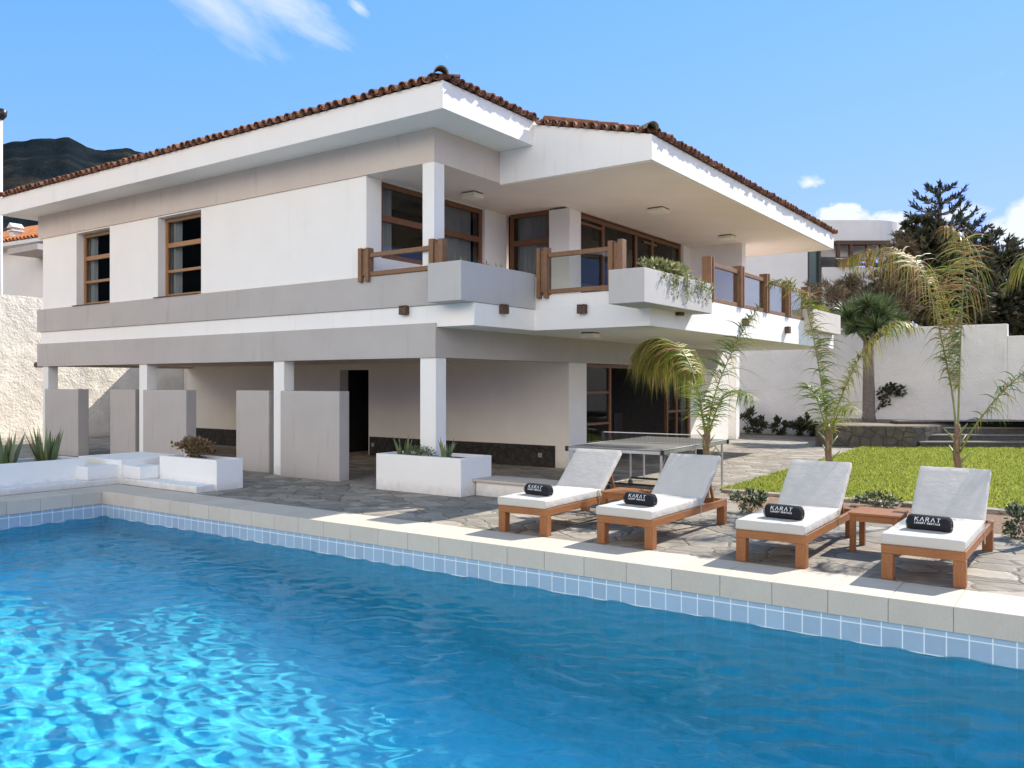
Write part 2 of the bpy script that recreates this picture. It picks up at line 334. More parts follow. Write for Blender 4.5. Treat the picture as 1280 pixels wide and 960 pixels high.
M['plinth'] = rubble('dark_stone_plinth', (.018, .017, .016), (.055, .05, .046), 5)
M['rubble'] = rubble('rubble_stone', (.06, .052, .043), (.14, .122, .10), 3.4)
def mountain():
    m, t, b = new_mat('mountain_scrub'); v = coords(t)
    col = ramp(t, noise(t, v, .011, 10, .65), [(.40, (.010, .017, .024)), (.52, (.018, .025, .029)), (.59, (.055, .049, .042)), (.70, (.14, .115, .09))])
    t.links.new(col, b.inputs['Base Color']); b.inputs['Roughness'].default_value = 1; b.inputs['Specular IOR Level'].default_value = 0; bump(t, b, noise(t, v, .03, 10, .7), .8, 14); return m
M['mountain'] = mountain()
M['neighbour'] = plaster('neighbour_white', (.74, .73, .72), .05)
M['teal_glass'] = simple('teal_window', (.05, .10, .11), .12, var=.2, scale=1)

# ------------------------------------------------------------------ mesh helpers
class MB:
    def __init__(s): s.v = []; s.f = []
    def add(s, vs_, fs):
        o = len(s.v); s.v += [tuple(float(c) for c in p) for p in vs_]; s.f += [tuple(i + o for i in f) for f in fs]; return s
    def hexa(s, p): return s.add(p, [(0, 3, 2, 1), (4, 5, 6, 7), (0, 1, 5, 4), (1, 2, 6, 5), (2, 3, 7, 6), (3, 0, 4, 7)])
    def box(s, x0, x1, y0, y1, z0, z1): return s.hexa([(x0, y0, z0), (x1, y0, z0), (x1, y1, z0), (x0, y1, z0), (x0, y0, z1), (x1, y0, z1), (x1, y1, z1), (x0, y1, z1)])
    def beam(s, p, q, w, h, up=(0, 0, 1)):
        p, q, up = Vector(p), Vector(q), Vector(up); d = (q - p).normalized(); r = d.cross(up).normalized() * (w / 2); u = r.cross(d).normalized() * (h / 2)
        return s.hexa([p - r - u, p + r - u, q + r - u, q - r - u, p - r + u, p + r + u, q + r + u, q - r + u])
    def prism(s, poly, axis, a, b):
        """poly in the two other axes (x: y,z / y: x,z / z: x,y)"""
        n = len(poly)
        mk = {'x': lambda p, t: (t, p[0], p[1]), 'y': lambda p, t: (p[0], t, p[1]), 'z': lambda p, t: (p[0], p[1], t)}[axis]
        vs_ = [mk(p, a) for p in poly] + [mk(p, b) for p in poly]
        return s.add(vs_, [tuple(range(n))[::-1], tuple(range(n, 2 * n))] + [(i, (i + 1) % n, n + (i + 1) % n, n + i) for i in range(n)])
    def tube(s, pts, r, n=8, cap=True):
        pts = [Vector(p) for p in pts]; rs = r if hasattr(r, '__len__') else [r] * len(pts); vs_ = []; fs = []
        prev = None
        for i, p in enumerate(pts):
            d = (pts[min(i + 1, len(pts) - 1)] - pts[max(i - 1, 0)]).normalized()
            if prev is None: a = d.orthogonal().normalized()
            else: a = (prev - d * prev.dot(d)).normalized()
            prev = a; b = d.cross(a)
            vs_ += [p + (a * math.cos(2 * math.pi * k / n) + b * math.sin(2 * math.pi * k / n)) * rs[i] for k in range(n)]
        for i in range(len(pts) - 1):
            fs += [(i * n + k, i * n + (k + 1) % n, (i + 1) * n + (k + 1) % n, (i + 1) * n + k) for k in range(n)]
        if cap: fs += [tuple(range(n))[::-1], tuple(range((len(pts) - 1) * n, len(pts) * n))]
        return s.add(vs_, fs)
    def sheet(s, poly, z): return s.add([(x, y, z) for x, y in poly], [tuple(range(len(poly)))])
    def build(s, name, mat, parent=None, smooth=False, bevel=0.0, loc=None):
        me = bpy.data.meshes.new(name); off = Vector(parent_world(parent)) if parent is not None else Vector(loc or (0, 0, 0))
        me.from_pydata([tuple(Vector(p) - off) for p in s.v], [], s.f); me.update()
        return finish(name, me, mat, parent, smooth, bevel, loc)
def parent_world(o):
    p = Vector((0, 0, 0))
    while o is not None: p = p + Vector(o.location); o = o.parent
    return p
def finish(name, me, mat, parent, smooth=False, bevel=0.0, loc=None):
    o = bpy.data.objects.new(name, me); COL.objects.link(o)
    for m in (mat if isinstance(mat, (list, tuple)) else [mat]): me.materials.append(M[m] if isinstance(m, str) else m)
    if parent is not None: o.parent = parent
    elif loc is not None: o.location = loc
    if smooth: me.polygons.foreach_set('use_smooth', [True] * len(me.polygons))
    if bevel:
        b = o.modifiers.new('bevel', 'BEVEL'); b.width = bevel; b.segments = 2; b.limit_method = 'ANGLE'; b.angle_limit = rad(40)
    return o
def np_mesh(name, V, k, mat, parent=None, loc=None, smooth=False):
    """V: (n*k, 3) world vertices of n separate k-gons, or (V, F)"""
    off = np.array(parent_world(parent)) if parent is not None else np.array(loc if loc is not None else (0, 0, 0), float)
    if isinstance(V, tuple): P, Fc = V; k = Fc.shape[1]
    else: P = V; Fc = np.arange(len(P)).reshape(-1, k)
    me = bpy.data.meshes.new(name); me.vertices.add(len(P)); me.vertices.foreach_set('co', (P - off).astype(np.float32).ravel())
    me.loops.add(Fc.size); me.loops.foreach_set('vertex_index', Fc.astype(np.int32).ravel())
    me.polygons.add(len(Fc)); me.polygons.foreach_set('loop_start', np.arange(0, Fc.size, k, dtype=np.int32)); me.update(calc_edges=True); me.validate()
    return finish(name, me, mat, parent, smooth, 0, loc)
def tag(o, label=None, cat=None, group=None, kind=None):
    for k, v in (('label', label), ('category', cat), ('group', group), ('kind', kind)):
        if v: o[k] = v
    return o
def thing(name, label, cat, loc, group=None, rz=0):
    o = bpy.data.objects.new(name, None); COL.objects.link(o); o.location = loc; o.rotation_euler = (0, 0, rz); o.empty_display_size = .2
    return tag(o, label, cat, group)
def struct(o): o['kind'] = 'structure'; return o
def copy_tree(o, parent=None):
    c = o.copy(); COL.objects.link(c); c.parent = parent
    for ch in list(o.children): copy_tree(ch, c)
    return c
def unit(a): return a / np.maximum(np.linalg.norm(a, axis=-1, keepdims=True), 1e-9)
def leaf_quads(P, D, Nn, L, Wd):
    """diamond leaves: base P, direction D, face normal about Nn, length L, width Wd -> (n*4,3)"""
    D = unit(D); S = unit(np.cross(D, Nn)); L = np.asarray(L).reshape(-1, 1); Wd = np.asarray(Wd).reshape(-1, 1)
    return np.stack([P, P + D * L * .45 + S * Wd / 2, P + D * L, P + D * L * .45 - S * Wd / 2], 1).reshape(-1, 3)
def rand_dirs(n): return unit(RNG.normal(size=(n, 3)))

# ================================================================== SETTING
PX0, PX1, PY0, PY1 = -12.93, 2.6, 1.0, 7.196       # pool basin
B = 2200
mb = MB()
for a in ((-B, PX0 - .3, -B, B), (PX1 + .3, B, -B, B), (PX0 - .3, PX1 + .3, -B, PY0 - .3), (PX0 - .3, PX1 + .3, PY1 + .3, B)):
    mb.add([(a[0], a[2], -.012), (a[1], a[2], -.012), (a[1], a[3], -.012), (a[0], a[3], -.012)], [(0, 1, 2, 3)])
struct(mb.build('ground', 'earth'))
# stone terrace
mb = MB()
mb.sheet([(-26.2, 7.80), (4.5, 7.80), (4.5, 10.95), (-3.9, 10.95), (-5.02, 12.9), (-5.2, 24.4), (-6.2, 25.6), (-26.2, 25.6)], 0.0)
mb.sheet([(PX0 - 3.0, -6), (PX0 - .6, -6), (PX0 - .6, 7.80), (PX0 - 3.0, 7.80)], 0.0)
mb.sheet([(PX0 - .6, -6), (4.5, -6), (4.5, PY0 - .6), (PX0 - .6, PY0 - .6)], 0.0)
struct(mb.build('terrace_paving', 'flag'))
mb = MB(); mb.sheet([(-3.9, 10.95), (4.5, 10.95), (4.5, 13.2), (-5.02, 12.9)], -.004); struct(mb.build('planting_bed', 'bed_soil'))
mb = MB(); mb.box(-2.3, 4.5, 12.62, 12.85, -.01, .05); mb.box(-4.9, -2.35, 12.66, 12.86, -.01, .04); struct(mb.build('lawn_kerb', 'flag'))
LAWN = [(-5.02, 12.9), (4.5, 13.1), (4.5, 29), (-1.75, 25.8), (-4.1, 24.2), (-5.25, 23.6)]
mb = MB(); mb.sheet(LAWN, .004); struct(mb.build('lawn_ground', 'lawn_base'))
def in_poly(P, poly):
    x, y = P[:, 0], P[:, 1]; r = np.zeros(len(P), bool)
    for (x1, y1), (x2, y2) in zip(poly, poly[1:] + poly[:1]):
        c = ((y1 > y) != (y2 > y)) & (x < (x2 - x1) * (y - y1) / (y2 - y1 + 1e-12) + x1); r ^= c
    return r
n = 170000
P = np.stack([RNG.uniform(-5.3, 2.6, n), 12.85 + 15 * RNG.random(n) ** 1.25, np.full(n, .004)], 1); P[:, 0] += RNG.normal(0, .03, n)
P = P[in_poly(P, LAWN)]
clump = np.sin(P[:, 0] * 9 + np.sin(P[:, 1] * 7) * 2) * np.sin(P[:, 1] * 8 + np.sin(P[:, 0] * 5) * 2)
n = len(P); D = RNG.normal(0, .55, (n, 3)); D[:, 2] = 1; L = RNG.uniform(.03, .07, n) * (1 + .45 * clump)
S = unit(np.cross(D, RNG.normal(size=(n, 3)))) * RNG.uniform(.008, .014, (n, 1))
V = np.stack([P - S, P + S, P + unit(D) * L[:, None]], 1).reshape(-1, 3)
tag(np_mesh('lawn_grass', V, 3, 'grass'), 'bright green lawn of short grass beyond the loungers', 'grass', kind='stuff')

# mountain: a ring of slopes from the left of the view round to behind the viewer
def ridge(az):     # azimuth in degrees left of +Y -> elevation angle of the skyline (deg)
    xs = [30, 42, 50, 54, 57, 59.4, 61.2, 62.7, 64.4, 67, 72, 80, 100, 130, 160, 185]
    ys = [9, 12.7, 13.8, 14.2, 14.0, 14.4, 14.0, 14.55, 14.35, 13.4, 13.0, 13.5, 13.5, 12.5, 7, 1]
    return np.interp(az, xs, ys)
AZ = np.linspace(30, 185, 640); RR = np.concatenate([np.linspace(230, 900, 46), np.linspace(920, 1500, 12)])
A, R_ = np.meshgrid(np.radians(AZ), RR, indexing='ij')
rj = sum(np.sin(AZ * f + p) * a for f, p, a in [(1.15, .3, .16), (2.3, 1.1, .12), (4.1, 2.0, .09), (7.3, .5, .06), (11.9, 4, .035)])
hr = np.tan(np.radians(ridge(AZ) + .28 * rj))[:, None] * 900 + CAMZ
tt = np.clip((R_ - 230) / 670, 0, 1)
Z = hr * (tt ** 1.25) - np.clip(R_ - 900, 0, None) * .12
gx, gy = -np.sin(A) * R_, np.cos(A) * R_
for k in range(26):
    th = RNG.uniform(0, math.pi * 2); f = 2 * math.pi / RNG.uniform(35, 260); ph = RNG.uniform(0, 6.28)
    Z += np.sin((gx * math.cos(th) + gy * math.sin(th)) * f + ph) * (.55 / f) * .10 * np.clip(tt * 4, 0, 1) * np.clip((1.02 - tt) * 3 + .12, 0, 1)
V = np.stack([gx, gy, Z - 2], -1).reshape(-1, 3); na, nr = A.shape
I = np.arange(na * nr).reshape(na, nr); Fq = np.stack([I[:-1, :-1], I[:-1, 1:], I[1:, 1:], I[1:, :-1]], -1).reshape(-1, 4)
struct(np_mesh('mountain', (V, Fq), 4, 'mountain', smooth=True))

# ------------------------------------------------------------------ pool
pool = thing('swimming_pool', 'rectangular blue tiled swimming pool with pale stone coping in the foreground', 'pool', (PX0, PY1, 0))
def floor_z(x): return float(np.interp(x, [-13, -10.6, -5.2, 0, 3], [-1.0, -1.05, -1.82, -2.15, -2.2]))
mb = MB(); nx = 40; xs = [PX0 + (PX1 - PX0) * i / nx for i in range(nx + 1)]
for a, b in zip(xs[:-1], xs[1:]):
    za, zb = floor_z(a), floor_z(b)
    mb.add([(a, PY1, za), (b, PY1, zb), (b, PY1, -.40), (a, PY1, -.40)], [(0, 1, 2, 3)])
    mb.add([(a, PY0, za), (b, PY0, zb), (b, PY0, -.40), (a, PY0, -.40)], [(3, 2, 1, 0)])
for x, flip in ((PX0, 0), (PX1, 1)):
    z = floor_z(x); q = [(x, PY0, z), (x, PY1, z), (x, PY1, -.40), (x, PY0, -.40)]; mb.add(q, [(3, 2, 1, 0) if flip else (0, 1, 2, 3)])
basin = mb.build('basin', 'floor_tile', pool)
mb = MB(); e = .012
mb.box(PX0, PX1, PY1, PY1 + .3, -.404, -.185); mb.box(PX0, PX1, PY0 - .3, PY0, -.404, -.185); mb.box(PX0 - .3, PX0, PY0 - .3, PY1 + .3, -.404, -.185); mb.box(PX1, PX1 + .3, PY0 - .3, PY1 + .3, -.404, -.185)
# floor cut into strips to mix caustic and plain sunlight, each set one connected comb
combs = []
for ph in (0, 1):
    VV, FF = [], []; xs2 = [PX0 - .05] + xs + [PX1 + .05]; y = PY0 + .01 * ph; wy = .01
    while y < PY1 - .001:
        o = len(VV); y1 = min(y + wy, PY1)
        for x in xs2: VV += [(x, y, floor_z(x)), (x, y1, floor_z(x))]
        FF += [(o + 2 * i, o + 2 * i + 2, o + 2 * i + 3, o + 2 * i + 1) for i in range(len(xs2) - 1)]
        e_ = o if ph == 0 else o + 2 * (len(xs2) - 1)
        if combs and combs[-1][0] == ph: p_ = combs[-1][1]; FF.append((p_ + 1, e_, e_, p_ + 1)[:2] + (e_ + 1,))
        combs.append((ph, e_)); y += 2 * wy
    fb = MB(); fb.v = VV; fb.f = FF; fo = fb.build('basin_floor', 'floor_tile', pool)
    if ph == 0: floor_a = fo
    combs.clear()
band = mb.build('tile_band', 'band_tile', pool)
# thin cut row of tiles with its own joint under the coping
mb = MB(); lip = .02
x = PX0 - .6; blocks = []
# coping blocks: L-shaped stones, one island each, with narrow joints
def cblock(x0, x1, y0, y1): mb.box(x0, x1, y0, y1, -.193, 0.004)
j = .0022; pitch = .462; k = 0
x = -0.944 + pitch * 8
while x > PX0 - .62:
    x0 = max(x - pitch, PX0 - .63); cblock(x0 + j, x - j, PY1 - lip, PY1 + .625)
    cblock(x0 + j, x - j, PY0 - .625, PY0 + lip); x -= pitch
y = PY1 - lip - j
while y > PY0 + lip + .01:
    y0 = max(y - .47, PY0 + lip + j); cblock(PX0 - .63, PX0 + lip, y0 + j, y - j); cblock(PX1 - lip, PX1 + .63, y0 + j, y - j); y -= .47
cop = mb.build('coping', 'coping', pool, bevel=.004)
mb = MB(); g_ = .008
mb.box(PX0 - .62, PX1 + .62, PY1 + 0.0, PY1 + .62, -.187, -.002); mb.box(PX0 - .62, PX1 + .62, PY0 - .62, PY0, -.187, -.002); mb.box(PX0 - .62, PX0, PY0, PY1, -.187, -.002); mb.box(PX1, PX1 + .62, PY0, PY1, -.187, -.002)
mb.box(PX0 - .0, PX1, PY1 - lip + g_, PY1, -.187, -.002)
mb.build('joint', 'grout', pool)
# water with real ripples
dx = .021; nxw = int((PX1 - PX0) / dx); nyw = int((PY1 - PY0) / dx)
X, Y = np.meshgrid(np.linspace(PX0, PX1, nxw), np.linspace(PY0, PY1, nyw), indexing='ij'); Zw = np.zeros_like(X)
wr = np.random.default_rng(21)
warp = .35 * np.sin(X * .9 + 1.2 * np.sin(Y * .7)) + .3 * np.sin(Y * 1.3 + X * .5)
for k in range(80):
    lam = math.exp(wr.uniform(math.log(.12), math.log(.44))); th = wr.normal(2.15, .65); f = 2 * math.pi / lam
    Zw += np.sin((X * math.cos(th) + Y * math.sin(th)) * f + warp * f * .12 + wr.uniform(0, 6.28)) * lam * .0035 * min(1.0, (lam / .34) ** .7, (.75 / lam))
WL = -.392
I = np.arange(nxw * nyw).reshape(nxw, nyw); Fq = np.stack([I[:-1, :-1], I[1:, :-1], I[1:, 1:], I[:-1, 1:]], -1).reshape(-1, 4)
wat = np_mesh('pool_surface', (np.stack([X, Y, Zw + WL], -1).reshape(-1, 3), Fq), 4, 'water', smooth=True); wat.name = 'water'; struct(wat)
try:
    wat.cycles.is_caustics_caster = True; floor_a.cycles.is_caustics_receiver = True; band.cycles.is_caustics_receiver = True
except Exception as ex: print('caustics', ex)

# ------------------------------------------------------------------ boundary walls
mb = MB(); mb.box(-27.0, -26.4, -6, 40, -.1, 4.3)
tag(mb.build('garden_wall', 'rough_wall', loc=(-26.7, 12, 0)), 'tall rough plastered boundary wall behind the left end of the house', 'wall')
mb = MB(); mb.box(-26.38, -21.9, 17.6, 18.0, -.1, 4.1)
tag(mb.build('garden_wall', 'rough_wall', loc=(-24, 17.8, 0)), 'short rough wall standing across the gap behind the porch', 'wall')
mb = MB(); mb.box(-16, -2.34, 28.5, 28.85, -.1, 3.44); mb.box(-2.34, 8, 28.52, 28.87, -.1, 3.08)
tag(mb.build('garden_wall', 'rear_wall', loc=(-5, 28.6, 0), bevel=.02), 'weathered white garden wall at the back of the lawn, stepped down at right', 'wall')
# raised bed and steps at the back right
c35, s35 = math.cos(rad(35)), math.sin(rad(35))
mb = MB(); RB = [(-6.4, 23.35), (-5.3, 23.75), (-4.12, 24.15), (-3.9, 24.6), (-3.3, 26.6), (-3.3, 28.48), (-7.3, 28.48)]
mb.prism(RB, 'z', -.1, .56); rb = thing('raised_bed', 'low rubble stone retaining wall of the raised bed beside the steps', 'raised bed', (-5.3, 24, 0))
mb.build('retaining_wall', 'rubble', rb, bevel=.03)
mb = MB(); mb.sheet([(p[0] * .97 - .16, p[1] * .985 + .42) for p in RB[:4]] + [(-3.4, 26.6), (-3.4, 28.46), (-7.2, 28.46)], .568); mb.build('soil', 'earth', rb)
st = thing('garden_steps', 'dark stone garden steps below the rear wall at right', 'steps', (-3.9, 24.3, 0))
o0 = np.array([-3.98, 24.25]); al = np.array([c35, s35]); pe = np.array([-s35, c35])
for i in range(4):
    z0, z1 = (0, .17, .33, .50)[i], (.17, .33, .50, .66)[i]
    ca = o0 + pe * .42 * i; cb = ca + al * 5.2
    mb = MB(); mb.prism([tuple(ca), tuple(cb), tuple(cb + pe * .5), tuple(ca + pe * .5)], 'z', -.02, z1 - .035); mb.build('riser', 'step', st)
    mb = MB(); mb.prism([tuple(ca - pe * .03), tuple(cb - pe * .03), tuple(cb + pe * .46), tuple(ca + pe * .46)], 'z', z1 - .034, z1); mb.build('tread', 'tread', st)
tb = o0 + pe * 1.6; te = tb + al * 5.2
mb = MB(); mb.sheet([tuple(tb), tuple(te), (8, 28.3), (8, 28.5), (-3.29, 28.5), (-3.29, 26.6)], .64); struct(mb.build('upper_ground', 'earth'))

# ================================================================== VILLA
YF = 10.31; XC = -8.72; XL = -21.45
V_ = thing('villa', 'two storey white villa with grey bands, tiled roof and timber balcony railings', 'house', (-12, 12, 0))
# --- ground floor
mb = MB()   # back wall of the porch with a door opening, and its right return
YG = 14.42
for a in ((XL, -15.24, 0, 2.62), (-14.27, -8.74, 0, 2.62), (-15.24, -14.27, 2.02, 2.62)): mb.box(a[0], a[1], YG, YG + .28, a[2], a[3])
mb.box(-9.05, -8.74, YG + .28, 15.12, 0, 2.62)
mb.build('ground_floor_wall', 'cream', V_)
mb = MB(); mb.box(-9.05, -8.78, 20.55, 23.2, 0, 2.62); mb.box(-15, -9.05, 22.9, 23.2, 0, 2.62); mb.build('end_wall', 'cream', V_)
mb = MB()
for a in ((XL + .1, -15.30), (-14.21, -9.06)): mb.box(a[0], a[1], YG - .035, YG - .001, 0, .44)
mb.build('stone_plinth', 'plinth', V_)
mb = MB(); mb.box(-9.42, -9.12, 24.75, 25.05, 0, 2.59); mb.build('column', 'white', V_, bevel=.01)
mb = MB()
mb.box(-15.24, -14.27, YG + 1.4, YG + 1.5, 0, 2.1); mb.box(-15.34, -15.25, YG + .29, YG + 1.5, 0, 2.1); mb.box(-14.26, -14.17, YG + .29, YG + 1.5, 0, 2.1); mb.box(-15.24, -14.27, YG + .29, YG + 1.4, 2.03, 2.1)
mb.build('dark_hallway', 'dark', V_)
# columns: x range, front, depth
for x0, x1 in ((-21.23, -20.98), (-17.07, -16.78), (-12.65, -12.36), (-9.05, -8.72)):
    mb = MB(); mb.box(x0, x1, YF, YF + .24 + (.02 if x1 == -8.72 else 0), 0, 2.112); mb.build('column', 'white_clean', V_, bevel=.008)
mb = MB(); mb.box(-9.0, -8.755, YF + .0, YF + .26, 2.951, 5.235); mb.build('column', 'white_clean', V_, bevel=.008)
# lower grey beam along front and right, ceiling of the porch
mb = MB(); mb.prism([(XL, YF - .03), (XC + .02, YF - .03), (XC + .02, 22.2), (XC - .28, 22.2), (XC - .28, YF + .26), (XL, YF + .26)], 'z', 2.11, 2.66)
mb.build('lower_beam', 'grey', V_)
mb = MB(); mb.box(XL + .02, XC - .29, YF + .27, 23.1, 2.16, 2.6); mb.box(XL + .01, XL + .25, YF + .27, 20, 2.11, 2.16); mb.build('porch_ceiling', 'soffit', V_)
mb = MB(); mb.tube([(XL - .42, YF + .15, 2.16), (XL - .02, YF + .15, 2.16)], .07, 8); mb.build('drain_spout', 'knob', V_)
# white slab of the balcony
mb = MB(); mb.prism([(XL + .13, YF), (-7.95, YF), (-7.95, 12.0), (-5.80, 12.0), (-5.80, 22.85), (XL + .13, 22.85)], 'z', 2.595, 2.95)
mb.build('balcony_slab', 'white', V_, bevel=.006)
mb = MB(); mb.box(-7.93, -5.815, 12.015, 12.15, 2.951, 3.185); mb.box(-5.96, -5.815, 12.151, 22.82, 2.951, 3.175); mb.build('balcony_kerb', 'white', V_, bevel=.006)
mb = MB(); mb.box(XL, -8.55, YF - .035, YF + .2, 2.952, 3.495); mb.box(XL + .02, XL + .3, YF + .2, 22.8, 2.952, 3.495); mb.build('middle_band', 'grey', V_)
# --- upper floor
WY0, WY1 = YF + .03, YF + .39
W1 = (-19.72, -18.29, 3.50, 5.20); W2 = (-16.42, -14.915, 3.50, 5.20)
mb = MB(); zb, zt = 3.496, 5.234
x = XL + .16
for w in (W1, W2):
    mb.box(x, w[0], WY0, WY1, zb, zt); mb.box(w[0], w[1], WY0, WY1, w[3], zt); x = w[1]
mb.box(x, -10.60, WY0, WY1, zb, zt); mb.box(-10.60, -10.287, WY0, 10.71, 2.951, zt)
mb.box(-10.60, -10.287, 10.71, 13.70, 2.951, 3.875); mb.box(-10.60, -10.287, 10.71, 13.70, 5.222, zt)
mb.box(-10.60, -10.287, 13.70, 14.45, 2.951, zt)
mb.box(-10.287, -9.21, 14.45, 14.75, 2.951, 3.875)
mb.box(XL + .18, XL + .4, WY1, 22.6, zb, zt)
mb.build('upper_wall', 'white', V_, bevel=.005)
mb = MB(); mb.box(-9.21, -8.72, 14.42, 14.86, 2.951, zt - .04); mb.build('pillar', 'white', V_, bevel=.005)
mb = MB(); mb.box(-9.05, -8.73, 19.98, 20.449, 2.951, 5.198); mb.box(-9.05, -7.38, 20.45, 20.7, 2.951, 5.198); mb.build('terrace_end_wall', 'white', V_, bevel=.005)
mb = MB(); mb.box(XL, XC - .03, YF - .005, YF + .27, 5.246, 5.778); mb.box(XC - .32, XC - .03, YF + .27, 22.8, 5.246, 5.778); mb.box(XL, XL + .27, YF + .27, 22.8, 5.246, 5.778)
mb.build('upper_band', 'grey_bounce', V_)
mb = MB(); mb.box(XL + .002, XC - .032, YF - .003, 22.79, 5.236, 5.245); mb.build('upper_ceiling', 'soffit', V_)
# --- windows
def slim(mb, ax, u0, u1, p, z0, z1, d): # frame bar: ax 'x' runs along X at depth p (towards +Y), 'y' along Y with outer face at X = p
    if ax == 'x': mb.box(u0, u1, p, p + d, z0, z1)
    else: mb.box(p - d, p, u0, u1, z0, z1)
def window(ax, u0, u1, p, z0, z1, rails, stiles, mat, t=.075, room=True, curt=None, name='window', dep=.08):
    mb = MB(); d = dep
    slim(mb, ax, u0, u0 + t, p, z0, z1, d); slim(mb, ax, u1 - t, u1, p, z0, z1, d)
    slim(mb, ax, u0 + t, u1 - t, p, z0, z0 + t, d); slim(mb, ax, u0 + t, u1 - t, p, z1 - t, z1, d)
    inner = [u0 + t] + [s for s in stiles] + [u1 - t]
    for s in stiles: slim(mb, ax, s - t / 2, s + t / 2, p, z0 + t, z1 - t, d)
    for a, b, zs in rails:
        for zr, h in zs: slim(mb, ax, a + .001, b - .001, p + (.008 if ax == 'x' else -.008), zr - h / 2, zr + h / 2, d - .016)
    w = mb.build(name, mat, V_, bevel=.006)
    mb = MB(); e = d * .5
    slim(mb, ax, u0 + t - .01, u1 - t + .01, p + (e if ax == 'x' else -e), z0 + t - .01, z1 - t + .01, .006); mb.build('pane', 'pane', w)
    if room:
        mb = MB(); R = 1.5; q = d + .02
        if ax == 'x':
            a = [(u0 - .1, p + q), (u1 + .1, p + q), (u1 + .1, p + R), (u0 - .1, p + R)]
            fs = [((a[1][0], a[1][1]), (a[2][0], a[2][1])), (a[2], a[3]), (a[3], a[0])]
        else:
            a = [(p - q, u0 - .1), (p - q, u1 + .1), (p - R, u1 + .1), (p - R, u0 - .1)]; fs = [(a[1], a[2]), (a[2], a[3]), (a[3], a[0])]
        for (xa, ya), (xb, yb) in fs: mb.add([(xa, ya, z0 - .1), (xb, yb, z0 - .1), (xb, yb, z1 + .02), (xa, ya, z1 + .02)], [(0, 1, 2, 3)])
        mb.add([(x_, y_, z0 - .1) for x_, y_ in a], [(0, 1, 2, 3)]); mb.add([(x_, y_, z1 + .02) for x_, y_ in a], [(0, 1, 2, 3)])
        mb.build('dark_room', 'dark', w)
    for c0, c1 in (curt or []):
        n = max(8, int((c1 - c0) * 40)); top = []; 
        vs_ = []; 
        for i in range(n + 1):
            u = c0 + (c1 - c0) * i / n; off = .14 + .035 * math.sin(u * 55) + .02 * math.sin(u * 23 + 1)
            pt = (u, p + off) if ax == 'x' else (p - off, u)
            vs_ += [(pt[0], pt[1], z0 + .02), (pt[0], pt[1], z1 - .03)]
        MB().add(vs_, [(2 * i, 2 * i + 2, 2 * i + 3, 2 * i + 1) for i in range(n)]).build('curtain', 'curtain', w, smooth=True)
    return w
for w_ in (W1, W2):
    u0, u1 = w_[0] + .005, w_[1] - .005; t = .075; H = w_[3] - w_[2]
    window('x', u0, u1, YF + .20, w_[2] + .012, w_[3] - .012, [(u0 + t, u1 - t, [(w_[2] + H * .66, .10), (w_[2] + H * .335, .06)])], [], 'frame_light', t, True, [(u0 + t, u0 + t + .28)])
    mb = MB(); mb.box(w_[0] - .04, w_[1], YF - .06, YF + .19, 3.497, 3.512); mb.build('window_sill', 'step', V_)
t = .09
ys = (10.715, 13.695)
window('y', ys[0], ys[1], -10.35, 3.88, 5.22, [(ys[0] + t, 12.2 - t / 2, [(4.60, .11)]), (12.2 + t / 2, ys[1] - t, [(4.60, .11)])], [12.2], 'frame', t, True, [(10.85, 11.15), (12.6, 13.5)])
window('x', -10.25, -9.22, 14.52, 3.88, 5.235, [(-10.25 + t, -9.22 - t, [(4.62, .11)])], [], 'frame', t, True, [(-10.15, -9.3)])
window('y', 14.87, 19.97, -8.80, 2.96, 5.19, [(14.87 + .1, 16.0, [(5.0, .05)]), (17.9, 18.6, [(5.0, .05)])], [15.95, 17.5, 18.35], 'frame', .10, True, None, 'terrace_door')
# ground floor terrace doors and the room behind them
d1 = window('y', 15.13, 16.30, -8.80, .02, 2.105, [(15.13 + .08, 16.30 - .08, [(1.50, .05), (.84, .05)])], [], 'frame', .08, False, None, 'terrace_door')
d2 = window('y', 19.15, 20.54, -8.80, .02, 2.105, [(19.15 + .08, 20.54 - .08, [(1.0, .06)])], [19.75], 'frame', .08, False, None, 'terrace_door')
mb = MB(); mb.box(-8.88, -8.80, 16.3, 19.15, 2.03, 2.105); mb.build('door_head', 'frame', V_)
mb = MB()   # the room: floor, back and side walls, ceiling facing in
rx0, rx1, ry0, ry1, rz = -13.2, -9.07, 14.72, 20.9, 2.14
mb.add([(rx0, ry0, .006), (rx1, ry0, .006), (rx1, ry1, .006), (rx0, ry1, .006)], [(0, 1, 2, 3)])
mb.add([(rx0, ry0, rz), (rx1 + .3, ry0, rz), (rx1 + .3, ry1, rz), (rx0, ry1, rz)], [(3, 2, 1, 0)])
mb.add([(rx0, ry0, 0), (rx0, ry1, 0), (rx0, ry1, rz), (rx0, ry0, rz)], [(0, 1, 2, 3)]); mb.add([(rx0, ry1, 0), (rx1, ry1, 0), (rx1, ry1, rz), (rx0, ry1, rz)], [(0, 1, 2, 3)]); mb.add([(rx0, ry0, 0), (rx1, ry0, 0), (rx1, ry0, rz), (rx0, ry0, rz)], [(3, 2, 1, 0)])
mb.build('ground_floor_room', 'dim_room', V_)
